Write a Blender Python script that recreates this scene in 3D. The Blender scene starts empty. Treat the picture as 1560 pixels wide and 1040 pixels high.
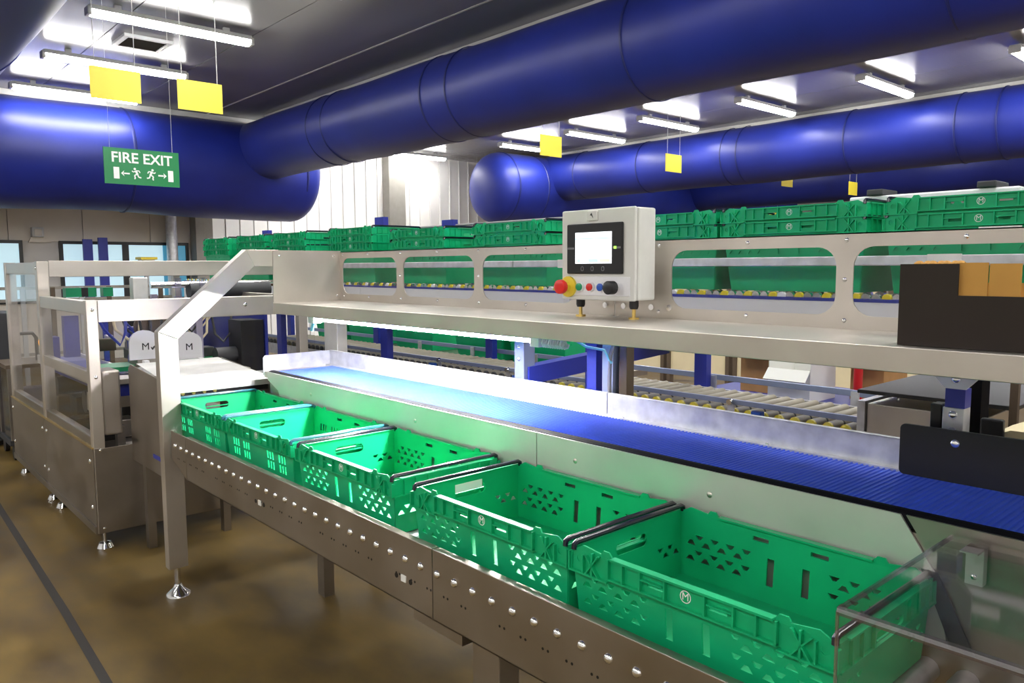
import bpy, bmesh, math, random
from mathutils import Matrix, Vector
random.seed(7)
SC = bpy.context.scene
COL = SC.collection
PI = math.pi
H = 1.48                                    # eye height above the floor

# ------------------------------------------------------------------ camera
cam_d = bpy.data.cameras.new('camera')
cam = bpy.data.objects.new('camera', cam_d); COL.objects.link(cam)
cam_d.sensor_width = 36.0
cam_d.lens = 1176.265 / 1560 * 36.0
cam_d.clip_start = 0.02; cam_d.clip_end = 200
right = Vector((0.66718887, 0.74487165, -0.00502293))
down = Vector((0.06810624, -0.0677156, -0.99537738))
fwd = Vector((-0.74176853, 0.66376262, -0.0959095))
m = Matrix.Identity(4)
for i in range(3):
    m[i][0] = right[i]; m[i][1] = -down[i]; m[i][2] = -fwd[i]
m.translation = (0, 0, H)
cam.matrix_world = m
SC.camera = cam

# ------------------------------------------------------------------ world, exposure
w = bpy.data.worlds.new('world'); SC.world = w; w.use_nodes = True
w.node_tree.nodes['Background'].inputs[0].default_value = (0.75, 0.8, 0.9, 1)
w.node_tree.nodes['Background'].inputs[1].default_value = 0.05
SC.view_settings.view_transform = 'Standard'
SC.view_settings.look = 'None'
SC.view_settings.gamma = 1.0
SC.view_settings.use_curve_mapping = False
SC.view_settings.exposure = 0.35
TUBE = 52.0                                 # brightness of the ceiling tubes
LED = 330.0                                  # brightness of the strip lamp under the shelf

# ------------------------------------------------------------------ materials
MATS = {}
def mat(name, col, rough=0.5, metal=0.0, var=0.0, scale=8.0, stretch=(1, 1, 1), bump=0.0, emit=None, es=0.0,
        spec=0.5, sheen=0.0, col2=None, rvar=0.0, coat=0.0):
    mt = bpy.data.materials.new(name); mt.use_nodes = True
    nt = mt.node_tree; b = nt.nodes['Principled BSDF']
    b.inputs['Base Color'].default_value = (*col, 1)
    b.inputs['Roughness'].default_value = rough
    b.inputs['Metallic'].default_value = metal
    b.inputs['Specular IOR Level'].default_value = spec
    b.inputs['Sheen Weight'].default_value = sheen
    b.inputs['Coat Weight'].default_value = coat
    if emit:
        b.inputs['Emission Color'].default_value = (*emit, 1)
        b.inputs['Emission Strength'].default_value = es
    if var or bump or rvar or col2:
        tc = nt.nodes.new('ShaderNodeTexCoord'); mp = nt.nodes.new('ShaderNodeMapping')
        mp.inputs['Scale'].default_value = stretch
        nt.links.new(tc.outputs['Object'], mp.inputs['Vector'])
        nz = nt.nodes.new('ShaderNodeTexNoise'); nz.inputs['Scale'].default_value = scale
        nz.inputs['Detail'].default_value = 5.0
        nt.links.new(mp.outputs['Vector'], nz.inputs['Vector'])
        if var or col2:
            cr = nt.nodes.new('ShaderNodeValToRGB')
            a = col if col2 else [max(0, c * (1 - var)) for c in col]
            z = col2 if col2 else [min(1, c * (1 + var)) for c in col]
            cr.color_ramp.elements[0].color = (*a, 1); cr.color_ramp.elements[1].color = (*z, 1)
            cr.color_ramp.elements[0].position = 0.33; cr.color_ramp.elements[1].position = 0.67
            nt.links.new(nz.outputs['Fac'], cr.inputs['Fac'])
            nt.links.new(cr.outputs['Color'], b.inputs['Base Color'])
        if rvar:
            mr = nt.nodes.new('ShaderNodeMapRange')
            mr.inputs['From Min'].default_value = 0.3; mr.inputs['From Max'].default_value = 0.7
            mr.inputs['To Min'].default_value = max(0.02, rough - rvar); mr.inputs['To Max'].default_value = rough + rvar
            nt.links.new(nz.outputs['Fac'], mr.inputs['Value'])
            nt.links.new(mr.outputs['Result'], b.inputs['Roughness'])
        if bump:
            bp = nt.nodes.new('ShaderNodeBump'); bp.inputs['Strength'].default_value = bump
            bp.inputs['Distance'].default_value = 0.01
            nt.links.new(nz.outputs['Fac'], bp.inputs['Height'])
            nt.links.new(bp.outputs['Normal'], b.inputs['Normal'])
    MATS[name] = mt
    return mt

def thin_clear(name, tint, gloss=0.12, rough=0.03):
    mt = bpy.data.materials.new(name); mt.use_nodes = True
    nt = mt.node_tree; nt.nodes.clear()
    out = nt.nodes.new('ShaderNodeOutputMaterial'); mix = nt.nodes.new('ShaderNodeMixShader')
    tr = nt.nodes.new('ShaderNodeBsdfTransparent'); gl = nt.nodes.new('ShaderNodeBsdfGlossy')
    fr = nt.nodes.new('ShaderNodeLayerWeight'); fr.inputs['Blend'].default_value = 0.5
    pw_ = nt.nodes.new('ShaderNodeMath'); pw_.operation = 'POWER'; pw_.inputs[1].default_value = 4.0
    ad = nt.nodes.new('ShaderNodeMath'); ad.operation = 'MULTIPLY_ADD'; ad.inputs[1].default_value = 0.5; ad.inputs[2].default_value = gloss
    nt.links.new(fr.outputs['Facing'], pw_.inputs[0])
    tr.inputs[0].default_value = (*tint, 1); gl.inputs['Roughness'].default_value = rough
    nt.links.new(pw_.outputs[0], ad.inputs[0]); nt.links.new(ad.outputs[0], mix.inputs[0])
    nt.links.new(tr.outputs[0], mix.inputs[1]); nt.links.new(gl.outputs[0], mix.inputs[2])
    nt.links.new(mix.outputs[0], out.inputs[0])
    MATS[name] = mt

mat('steel_satin', (0.70, 0.68, 0.64), 0.52, 0.75, var=0.10, scale=3, rvar=0.08)
mat('steel', (0.62, 0.575, 0.52), 0.40, 0.88, var=0.06, scale=5, stretch=(1, 1, 1), rvar=0.07)
mat('steel_dull', (0.36, 0.325, 0.285), 0.42, 1.0, var=0.10, scale=4, rvar=0.08)
mat('steel_bright', (0.80, 0.79, 0.78), 0.42, 0.9, var=0.05, scale=14, rvar=0.06)
mat('galv', (0.62, 0.63, 0.66), 0.45, 0.75, var=0.14, scale=22, rvar=0.08)
mat('chrome', (0.85, 0.85, 0.86), 0.12, 1.0)
mat('bolt', (0.88, 0.88, 0.88), 0.22, 1.0)
mat('brass', (0.75, 0.55, 0.18), 0.28, 1.0)
mat('green', (0.004, 0.38, 0.15), 0.40, spec=0.32, var=0.10, scale=6)
mat('green_dark', (0.004, 0.30, 0.10), 0.42, var=0.10, scale=6)
mat('navy_rubber', (0.008, 0.010, 0.022), 0.22, spec=0.6)
mat('teal_bar', (0.02, 0.13, 0.18), 0.22, spec=0.6)
mat('black', (0.006, 0.006, 0.008), 0.4)
mat('black_matte', (0.004, 0.004, 0.006), 0.65, spec=0.08)
mat('dark_grey', (0.035, 0.037, 0.042), 0.5)
mat('grey_plastic', (0.20, 0.20, 0.21), 0.5)
mat('belt_blue', (0.050, 0.115, 0.66), 0.38, spec=0.4, var=0.06, scale=20)
mat('duct_blue', (0.008, 0.019, 0.225), 0.47, spec=0.42, var=0.14, scale=1.3, bump=0.16, sheen=0.05)
mat('duct_seam', (0.007, 0.014, 0.13), 0.5)
mat('frame_blue', (0.018, 0.03, 0.30), 0.4, var=0.05)
mat('light_blue_metal', (0.30, 0.36, 0.55), 0.4, 0.6)
mat('white_paint', (0.82, 0.82, 0.84), 0.4)
mat('grey_paint', (0.45, 0.46, 0.48), 0.45)
mat('cabinet_grey', (0.70, 0.70, 0.66), 0.42, var=0.02, scale=30)
mat('cream', (0.72, 0.62, 0.40), 0.7, var=0.04, scale=3)
mat('wall_white', (0.88, 0.87, 0.85), 0.45, var=0.03, scale=2)
mat('wall_joint', (0.58, 0.56, 0.54), 0.6)
mat('wall_beige', (0.66, 0.61, 0.54), 0.6, var=0.04, scale=2)
mat('column_grey', (0.26, 0.245, 0.22), 0.5, var=0.05)
mat('ceiling_panel', (0.235, 0.23, 0.235), 0.22, spec=0.85, rvar=0.03, scale=3, stretch=(30, 0.6, 1))
mat('ceiling_joint', (0.62, 0.61, 0.58), 0.4)
mat('floor', (0.075, 0.046, 0.010), 0.44, scale=2.6, col2=(0.205, 0.132, 0.034), stretch=(0.8, 1.5, 1), rvar=0.12, spec=0.45, bump=0.06)
mat('floor_joint', (0.035, 0.030, 0.026), 0.7)
mat('yellow', (0.86, 0.68, 0.05), 0.5)
mat('yellow_cap', (0.75, 0.62, 0.02), 0.35)
mat('roller_beige', (0.33, 0.30, 0.23), 0.45, var=0.08, scale=12)
mat('exit_green', (0.0, 0.20, 0.055), 0.4)
mat('white_print', (0.85, 0.87, 0.85), 0.5)
mat('cord', (0.55, 0.55, 0.52), 0.5)
mat('red', (0.70, 0.02, 0.015), 0.3)
mat('button_green', (0.0, 0.30, 0.12), 0.35)
mat('button_blue', (0.015, 0.09, 0.50), 0.35)
mat('carton_dark', (0.018, 0.010, 0.006), 0.75, var=0.1, scale=10)
mat('carton_kraft', (0.56, 0.29, 0.06), 0.75, var=0.08, scale=9)
mat('carton_brown', (0.42, 0.22, 0.08), 0.8, var=0.1, scale=8)
mat('red_paint', (0.55, 0.01, 0.015), 0.35)
mat('brown_post', (0.10, 0.07, 0.045), 0.6)
mat('lamp_housing', (0.45, 0.45, 0.45), 0.45)
mat('tube', (1, 1, 1), 0.4, emit=(1.0, 0.985, 0.95), es=TUBE)
mat('led', (1, 1, 1), 0.4, emit=(1.0, 0.96, 0.98), es=LED)
mat('screen', (0.7, 0.75, 0.8), 0.3, emit=(0.93, 0.97, 1.0), es=1.3)
mat('screen_blue', (0.3, 0.5, 0.7), 0.3, emit=(0.45, 0.66, 0.85), es=1.0)
mat('screen_yellow', (0.7, 0.65, 0.3), 0.3, emit=(0.95, 0.9, 0.5), es=1.0)
mat('indicator', (0.3, 0.8, 0.1), 0.3, emit=(0.4, 1.0, 0.1), es=1.2)
mat('amber', (0.9, 0.35, 0.02), 0.3, emit=(1.0, 0.45, 0.03), es=1.5)
mat('window_light', (0.5, 0.68, 0.76), 0.15, emit=(0.55, 0.78, 0.88), es=0.55)
mat('window_blue', (0.05, 0.22, 0.35), 0.15, emit=(0.08, 0.32, 0.48), es=0.4)
mat('cyan_plastic', (0.15, 0.5, 0.65), 0.3)
mat('lavender_metal', (0.45, 0.42, 0.55), 0.35, 0.6)
mat('paper', (0.80, 0.80, 0.76), 0.7)
thin_clear('acrylic', (0.96, 0.96, 0.965), 0.015, 0.03)
thin_clear('acrylic_smoky', (0.90, 0.89, 0.90), 0.055, 0.04)
thin_clear('acrylic_edge', (0.80, 0.76, 0.90), 0.30, 0.10)

# ------------------------------------------------------------------ helpers
OFF = {}
def world_off(o):
    return OFF.get(o.name, Vector((0, 0, 0)))

class MB:
    def __init__(s): s.v = []; s.f = []; s.mi = []
    def add(s, vs, fs, mi=0):
        n = len(s.v); s.v += [tuple(p) for p in vs]
        s.f += [tuple(i + n for i in f) for f in fs]; s.mi += [mi] * len(fs); return s
    def box(s, x0, x1, y0, y1, z0, z1, mi=0):
        x0, x1 = sorted((x0, x1)); y0, y1 = sorted((y0, y1)); z0, z1 = sorted((z0, z1))
        return s.add([(x0, y0, z0), (x1, y0, z0), (x1, y1, z0), (x0, y1, z0), (x0, y0, z1), (x1, y0, z1), (x1, y1, z1), (x0, y1, z1)],
                     [(0, 3, 2, 1), (4, 5, 6, 7), (0, 1, 5, 4), (1, 2, 6, 5), (2, 3, 7, 6), (3, 0, 4, 7)], mi)
    def tube(s, pts, r, n=10, cap=True, mi=0):
        pts = [Vector(p) for p in pts]; rs = r if isinstance(r, (list, tuple)) else [r] * len(pts)
        vs = []; t0 = None; ref = None
        for i, p in enumerate(pts):
            a = pts[max(i - 1, 0)]; b = pts[min(i + 1, len(pts) - 1)]
            t = (b - a).normalized() if (b - a).length > 1e-9 else (t0 or Vector((0, 0, 1)))
            if ref is None:
                ref = Vector((0, 0, 1)) if abs(t.z) < 0.9 else Vector((1, 0, 0))
            u = (ref - t * ref.dot(t)).normalized(); v = t.cross(u); ref = u; t0 = t
            for k in range(n):
                an = 2 * PI * k / n
                vs.append(p + (u * math.cos(an) + v * math.sin(an)) * rs[i])
        fs = []
        for i in range(len(pts) - 1):
            for k in range(n):
                k2 = (k + 1) % n
                fs.append((i * n + k, i * n + k2, (i + 1) * n + k2, (i + 1) * n + k))
        if cap:
            fs.append(tuple(reversed(range(n)))); fs.append(tuple(range((len(pts) - 1) * n, len(pts) * n)))
        return s.add(vs, fs, mi)
    def prism(s, poly, plane, a, b, mi=0):
        def P(u, v, w):
            return {'yz': (w, u, v), 'xz': (u, w, v), 'xy': (u, v, w)}[plane]
        n = len(poly)
        vs = [P(u, v, a) for u, v in poly] + [P(u, v, b) for u, v in poly]
        fs = [tuple(range(n - 1, -1, -1)), tuple(range(n, 2 * n))]
        fs += [(i, (i + 1) % n, n + (i + 1) % n, n + i) for i in range(n)]
        return s.add(vs, fs, mi)
    def dome(s, c, r, axis='-y', flat=0.8, n=10, mi=0):
        rows = [(1.0, 0.0), (0.82, 0.55), (0.4, 0.92)]
        ax = {'-y': (Vector((1, 0, 0)), Vector((0, 0, 1)), Vector((0, -1, 0))), '+x': (Vector((0, 1, 0)), Vector((0, 0, 1)), Vector((1, 0, 0))),
              '+z': (Vector((1, 0, 0)), Vector((0, 1, 0)), Vector((0, 0, 1)))}[axis]
        c = Vector(c); vs = []
        for rr, hh in rows:
            for k in range(n):
                a = 2 * PI * k / n
                vs.append(c + (ax[0] * math.cos(a) + ax[1] * math.sin(a)) * r * rr + ax[2] * hh * r * flat)
        vs.append(c + ax[2] * r * flat)
        fs = [(i * n + k, i * n + (k + 1) % n, (i + 1) * n + (k + 1) % n, (i + 1) * n + k) for i in range(2) for k in range(n)]
        fs += [(2 * n + k, 2 * n + (k + 1) % n, 3 * n) for k in range(n)]
        return s.add(vs, fs, mi)
    def from_mesh(s, me, mi=0):
        s.add([v.co for v in me.vertices], [tuple(p.vertices) for p in me.polygons], mi); return s
    def mesh(s, name, off=Vector((0, 0, 0)), smooth=False):
        me = bpy.data.meshes.new(name)
        me.from_pydata([(p[0] - off[0], p[1] - off[1], p[2] - off[2]) for p in s.v], [], s.f)
        bm = bmesh.new(); bm.from_mesh(me)
        for f, i in zip(bm.faces, s.mi): f.material_index = i
        bmesh.ops.recalc_face_normals(bm, faces=bm.faces)
        bm.to_mesh(me); bm.free()
        if smooth:
            me.polygons.foreach_set('use_smooth', [True] * len(me.polygons))
            me.set_sharp_from_angle(angle=math.radians(40))
        me.update(); return me
    def build(s, name, mats, parent=None, smooth=False, bevel=0.0, label=None):
        off = world_off(parent) if parent else Vector((0, 0, 0))
        me = s.mesh(name, off, smooth)
        for mm in ([mats] if isinstance(mats, str) else mats): me.materials.append(MATS[mm])
        return link(name, me, parent, bevel, label)

def link(name, me, parent=None, bevel=0.0, label=None, loc=None):
    o = bpy.data.objects.new(name, me); COL.objects.link(o)
    if parent:
        o.parent = parent; OFF[o.name] = world_off(parent)
    if loc is not None:
        o.location = Vector(loc) - (world_off(parent) if parent else Vector((0, 0, 0)))
    if bevel:
        b = o.modifiers.new('bevel', 'BEVEL'); b.width = bevel; b.segments = 2; b.limit_method = 'ANGLE'
        b.angle_limit = math.radians(50); b.use_clamp_overlap = True
    if label: o['label'] = label
    return o

def thing(name, label, cat, loc=(0, 0, 0), group=None):
    o = bpy.data.objects.new(name, None); COL.objects.link(o)
    o.empty_display_size = 0.1; o.location = loc; OFF[o.name] = Vector(loc)
    return tag(o, label, cat, group)
def tag(o, label, cat, group=None):
    o['label'] = label; o['category'] = cat
    if group: o['group'] = group
    return o
def struct(o, label=None):
    o['kind'] = 'structure'
    if label: o['label'] = label
    return o
def copy_tree(o, parent=None):
    c = o.copy(); COL.objects.link(c); OFF[c.name] = Vector((0, 0, 0))
    if parent: c.parent = parent
    for ch in [x for x in o.children]: copy_tree(ch, c)
    return c

def holes_mesh(outline, holes, thick, fn):
    """flat plate with real holes: filled 2D curve, extruded; fn maps (u, v, w) to space"""
    cu = bpy.data.curves.new('tmp', 'CURVE'); cu.dimensions = '2D'; cu.fill_mode = 'BOTH'; cu.extrude = thick / 2
    for poly in [outline] + holes:
        sp = cu.splines.new('POLY'); sp.points.add(len(poly) - 1); sp.use_cyclic_u = True
        for p, (u, v) in zip(sp.points, poly): p.co = (u, v, 0, 1)
    o = bpy.data.objects.new('tmp', cu); COL.objects.link(o)
    dg = bpy.context.evaluated_depsgraph_get()
    me = bpy.data.meshes.new_from_object(o.evaluated_get(dg))
    bpy.data.objects.remove(o); bpy.data.curves.remove(cu)
    mb = MB(); mb.add([fn(*v.co) for v in me.vertices], [tuple(p.vertices) for p in me.polygons])
    bpy.data.meshes.remove(me)
    return mb
def text_mb(txt, size, fn, depth=0.001, align='CENTER', bold=0.0):
    cu = bpy.data.curves.new('tmp', 'FONT'); cu.body = txt; cu.size = size; cu.extrude = depth; cu.align_x = align; cu.align_y = 'CENTER'
    cu.offset = bold
    o = bpy.data.objects.new('tmp', cu); COL.objects.link(o)
    dg = bpy.context.evaluated_depsgraph_get()
    me = bpy.data.meshes.new_from_object(o.evaluated_get(dg))
    bpy.data.objects.remove(o); bpy.data.curves.remove(cu)
    mb = MB(); mb.add([fn(*v.co) for v in me.vertices], [tuple(p.vertices) for p in me.polygons])
    bpy.data.meshes.remove(me)
    return mb
def rrect(u0, u1, v0, v1, r, n=6):
    pts = []
    for cx, cy, a0 in ((u1 - r, v1 - r, 0), (u0 + r, v1 - r, 90), (u0 + r, v0 + r, 180), (u1 - r, v0 + r, 270)):
        for k in range(n + 1):
            a = math.radians(a0 + 90 * k / n); pts.append((cx + r * math.cos(a), cy + r * math.sin(a)))
    return pts
def circ(u, v, r, n=12):
    return [(u + r * math.cos(2 * PI * k / n), v + r * math.sin(2 * PI * k / n)) for k in range(n)]
def rect(u0, u1, v0, v1): return [(u0, v0), (u1, v0), (u1, v1), (u0, v1)]

# ================================================================== THE ROOM
CEIL = H + 2.39
XW, XE, YS, YN = -14.0, 5.0, -5.0, 24.0
fl = struct(MB().box(XW, XE, YS, YN, -0.1, 0.0).build('floor', 'floor'), 'brown stained resin floor of the packing hall')
j = MB()
jp = [(-13.5, 1.02), (-9, 0.86), (-5.6, 0.745), (-3.7, 0.70), (-2.9, 0.672), (0, 0.60), (4.5, 0.5)]
for (xa, ya), (xb, yb) in zip(jp, jp[1:]):
    j.add([(xa, ya - .017, .0015), (xb, yb - .017, .0015), (xb, yb + .017, .0015), (xa, ya + .017, .0015)], [(0, 1, 2, 3)])
j.build('floor_joint', 'floor_joint', fl)
ce = struct(MB().box(XW, XE, YS, YN, CEIL + 0.02, CEIL + 0.15).build('ceiling', 'ceiling_panel'), 'glossy grey panelled ceiling')
y = YS; k = 0
seams = [4.67 + 1.16 * i for i in range(-9, 18)]
seams = [s for s in seams if YS < s < YN]
ys = [YS] + seams + [YN]
for a, b in zip(ys, ys[1:]):
    MB().box(XW, XE, a + .006, b - .006, CEIL, CEIL + .03).build('ceiling_panel', 'ceiling_panel', ce)
for s in [q for q in seams if abs(q - 4.67) < .01]:
    MB().box(XW, XE, s - .012, s + .012, CEIL - .004, CEIL + .012).build('joint_strip', 'ceiling_joint', ce)

wl = struct(MB().box(XW - .2, XW - .03, YS, YN, 0, CEIL + .1).build('wall_left', 'wall_joint'), 'white wall of upright metal cladding panels')
pm = {}
def wall_piece(y0, y1, z0, z1, mt, xo=0.0):
    key = (round(y1 - y0, 3), round(z1 - z0, 3), mt)
    if key not in pm:
        b = MB().box(-.03, 0.0, 0, y1 - y0 - .012, 0, z1 - z0)
        if mt == 'wall_white': b.box(0.0, .022, 0, .028, 0, z1 - z0)
        me = b.mesh('wall_panel'); me.materials.append(MATS[mt]); pm[key] = me
    return link('wall_panel', pm[key], wl, loc=(XW + xo, y0, z0))
y = 5.30
while y < YN - .27:
    wall_piece(y, y + .268, 0.0, CEIL, 'wall_white'); y += .268
y = YS
while y < 5.2:
    y2 = min(y + 1.03, 5.29)
    wall_piece(y, y2, 1.92, CEIL, 'wall_beige'); wall_piece(y, y2, 0.0, 0.95, 'wall_beige'); y = y2
WIN = [(-4.9, -3.1), (-3.0, -1.2), (-1.1, 0.6), (0.7, 2.33), (2.93, 3.80), (3.90, 4.83)]
for n, (a, b) in enumerate(WIN):
    wf = MB()
    wf.box(XW - .02, XW + .05, a - .05, b + .05, 1.88, 1.93).box(XW - .02, XW + .05, a - .05, b + .05, .95, .99)
    wf.box(XW - .02, XW + .05, a - .05, a, .99, 1.88).box(XW - .02, XW + .05, b, b + .05, .99, 1.88)
    o = struct(wf.build('window_%d' % (n + 1), 'black'), 'dark framed window in the beige end wall')
    if n == 5:
        MB().box(XW - .01, XW + .02, a, a + .55, .99, 1.88).build('pane', 'window_light', o)
        MB().box(XW - .01, XW + .02, a + .56, b, .99, 1.88).build('pane', 'window_blue', o)
    else:
        MB().box(XW - .01, XW + .02, a, b, .99, 1.88).build('pane', 'window_light', o)
struct(MB().box(XW, XE, YN, YN + .2, 0, CEIL + .1).build('wall_back', 'wall_white'), 'plain white wall far behind the conveyors')
struct(MB().box(XE, XE + .2, YS, YN, 0, CEIL + .1).build('wall_right', 'wall_white'), 'plain white wall')
struct(MB().box(XW, XE, YS - .2, YS, 0, CEIL + .1).build('wall_front', 'wall_white'), 'plain white wall')
# columns and pipes along the end wall
for (a, b, d, label) in ((8.90, 9.34, .22, 'grey steel column standing against the white cladding wall'), (4.92, 5.24, .25, 'grey steel column where beige wall meets white cladding')):
    t = thing('steel_column', label, 'column', (XW + .12, (a + b) / 2, 0))
    MB().box(XW + .03, XW + d, a + .14, b, 0, CEIL).build('web', 'column_grey', t, bevel=.004)
    MB().box(XW + .03, XW + d + .06, a, a + .16, 0, CEIL).build('flange', 'column_grey', t, bevel=.004)
o = MB().tube([(XW + .2, 4.55, 0), (XW + .2, 4.55, CEIL)], .09, 16).build('drain_pipe', 'galv', smooth=True)
tag(o, 'round grey pipe rising beside the blue window', 'pipe')

# ================================================================== FABRIC AIR DUCTS
def duct_along(axis, c, z, r, a, b, sag=0.0, round_a=False, round_b=False, seed=1, n=40, step=.25):
    """fabric duct: slightly uneven tube with an optional rounded end"""
    rnd = random.Random(seed); mb = MB(); ph = [rnd.uniform(0, 6) for _ in range(4)]
    st = []
    if round_a: st += [(a - r * .55 * math.cos(t) , math.sin(t) ** .8) for t in [i * PI / 16 for i in range(0, 8)]]
    m_ = max(2, int((b - a) / step)); st += [(a + (b - a) * i / m_, 1.0) for i in range(m_ + 1)]
    if round_b: st += [(b + r * .55 * math.cos(t), math.sin(t) ** .8) for t in [i * PI / 16 for i in range(7, -1, -1)]]
    vs = []
    for p, q in st:
        sg = sag * (0.5 + 0.5 * math.sin(p * 1.15 + ph[0]))
        for k in range(n):
            t = 2 * PI * k / n
            wr = 1 + .007 * math.sin(3 * t + p * 2.1 + ph[1]) + .006 * math.sin(p * 3.3 + ph[2] + t)
            rr = r * max(q, .001) * wr
            h, v = rr * math.cos(t), rr * math.sin(t)
            if v < 0: v -= sg * (-math.sin(t)) * q
            vs.append((p, c + h, z + v) if axis == 'x' else (c + h, p, z + v))
    fs = []
    for i in range(len(st) - 1):
        for k in range(n):
            fs.append((i * n + k, i * n + (k + 1) % n, (i + 1) * n + (k + 1) % n, (i + 1) * n + k))
    fs.append(tuple(range(n))); fs.append(tuple(range((len(st) - 1) * n, len(st) * n)))
    mb.add(vs, fs); return mb
def ring(axis, c, z, r, p, wd=.022):
    mb = MB(); n = 40; vs = []
    for dx, rr in ((-wd, r * 1.000), (-wd * .5, r * 1.012 + .004), (wd * .5, r * 1.012 + .004), (wd, r * 1.000)):
        for k in range(n):
            t = 2 * PI * k / n; h, v = rr * math.cos(t), rr * math.sin(t)
            vs.append((p + dx, c + h, z + v) if axis == 'x' else (c + h, p + dx, z + v))
    fs = [(i * n + k, i * n + (k + 1) % n, (i + 1) * n + (k + 1) % n, (i + 1) * n + k) for i in range(3) for k in range(n)]
    return mb.add(vs, fs)
ZM, ZB = H + 1.58, H + 1.865
d1 = thing('air_duct', 'huge royal blue fabric air duct with its branches by the yellow signs', 'air duct', (-12.4, 2, ZM))
duct_along('y', -12.4, ZM, .74, -4.4, 6.05, .06, False, True, 3).build('manifold', 'duct_blue', d1, True)
duct_along('x', 5.4, ZB, .46, -12.2, 4.6, .01, seed=5).build('branch', 'duct_blue', d1, True)
duct_along('x', .85, ZB, .46, -12.2, 4.6, .01, seed=6).build('branch', 'duct_blue', d1, True)
for p in (-3.0, -.4, 3.42, 6.03): ring('y', -12.4, ZM, .742, p).build('seam', 'duct_seam', d1, True)
for p in (-9.6, -9.2, -7.0, -6.55, -4.2, -1.8, .6): ring('x', 5.4, ZB, .462, p, .012).build('seam', 'duct_seam', d1, True)
for p in (-9.6, -7.0, -4.2): ring('x', .85, ZB, .462, p, .012).build('seam', 'duct_seam', d1, True)
d2 = thing('air_duct', 'blue fabric air duct with bulging round end near the white wall', 'air duct', (-12.15, 14, ZM))
duct_along('y', -12.15, ZM + .04, .70, 10.45, 21.5, .02, True, False, 8).build('manifold', 'duct_blue', d2, True)
duct_along('x', 11.87, ZB, .47, -12.0, 4.6, .01, seed=9).build('branch', 'duct_blue', d2, True)
duct_along('x', 16.7, ZB, .47, -12.0, 4.6, .01, seed=10).build('branch', 'duct_blue', d2, True)
for p in (10.5, 11.3): ring('y', -12.15, ZM + .04, .703, p).build('seam', 'duct_seam', d2, True)
for p in (-10.9, -9.3, -7.5, -7.2, -5.4, -3.9, -3.4): ring('x', 11.87, ZB, .472, p, .012).build('seam', 'duct_seam', d2, True)
for dd, ax, c, a, b, zt in ((d1, 'y', -12.3, -4.4, 6.2, ZM + .74), (d1, 'x', 5.4, -11.8, 4.6, ZB + .46), (d1, 'x', .85, -11.8, 4.6, ZB + .46), (d2, 'x', 11.87, -12, 4.6, ZB + .47), (d2, 'x', 16.7, -12, 4.6, ZB + .47)):
    s = MB()
    if ax == 'x': s.box(a, b, c - .02, c + .02, zt - .01, CEIL - .003)
    else: s.box(c - .02, c + .02, a, b, zt - .01, CEIL - .003)
    s.build('hanging_rail', 'ceiling_joint', dd)

# ================================================================== CEILING LIGHTS
def ceiling_light():
    t = thing('ceiling_light', '', 'ceiling light')
    hb = MB().prism([(-.075, 0), (.075, 0), (.055, .045), (-.055, .045)], 'xz', -.74, .74)
    hb.build('housing', 'lamp_housing', t)
    d = MB(); n = 8; pts = [(.065 * math.cos(PI + PI * k / n), -.002 + .05 * math.sin(PI + PI * k / n)) for k in range(n + 1)]
    d.prism(pts, 'xz', -.725, .725); d.build('diffuser', 'tube', t, True)
    for s in (-1, 1): MB().box(-.06, .06, s * .725, s * .765, -.045, .03).build('end_cap', 'lamp_housing', t, bevel=.008)
    for s in (-1, 1): MB().box(-.02, .02, s * .5 - .03, s * .5 + .03, .04, .088).build('bracket', 'lamp_housing', t)
    return t
proto = ceiling_light(); first = True
LL = {-11.57: 'closest to the huge blue manifold duct', -9.70: 'between the ceiling vent and manifold duct', -7.83: 'crossing in front of the ceiling vent'}
rows = [(2.70, [-11.57, -9.70, -7.83, -5.96, -4.09, -2.22, -.35, 1.5, 3.4], 'tube light under ceiling between the two nearest blue ducts', 'tube lights above the packing line'),
        (6.6, [-13.1, -11.3, -9.4, -7.5, -5.6, -3.7, -1.8, .1, 2.0], 'tube light hidden above the long blue duct', 'tube lights beyond the long duct'),
        (10.45, [-11.15, -9.42, -7.83, -6.10, -4.40, -2.75, -1.05, .7, 2.4], 'tube light under ceiling in front of the far blue duct', 'tube lights in front of the far duct'),
        (9.35, [-13.4], 'tube light close to the white cladding wall', 'tube lights by the cladding wall'),
        (14.4, [-9.4, -6.1, -2.7, .6], 'tube light behind the far blue duct', 'tube lights behind the far duct'),
        (19.5, [-9.4, -6.1, -2.7, .6], 'tube light near the far back wall', 'tube lights near the back wall'),
        (-2.2, [-10.8, -8.9, -7.0, -5.1, -3.2, -1.3, .6, 2.5, 4.2], 'tube light added out of view over the open floor', 'added tube lights over the open floor')]  # unseen row, filled out to brighten the crate and shelf fronts
for yy, xs, lab, grp in rows:
    for x in xs:
        o = proto if first else copy_tree(proto); first = False
        o.location = (x, yy, H + 2.30); o['label'] = 'long white ' + lab; o['group'] = grp
        if yy == 2.70 and x in LL: o['label'] = 'long white ceiling tube light ' + LL[x]

# ceiling vent
t = thing('ceiling_vent', 'square slatted vent set in ceiling between tube lights', 'vent', (-8.88, 2.72, CEIL))
fr = holes_mesh(rect(-.24, .24, -.24, .24), [rect(-.19, .19, -.19, .19)], .03, lambda u, v, w_: (-8.88 + u, 2.72 + v, CEIL - .018 + w_))
fr.build('frame', 'grey_paint', t)
for k in range(7):
    x = -8.88 - .165 + k * .055
    MB().prism([(x - .02, CEIL - .03), (x + .018, CEIL - .008), (x + .018, CEIL - .004), (x - .02, CEIL - .026)], 'xz', 2.53, 2.91).build('slat', 'dark_grey', t)

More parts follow.
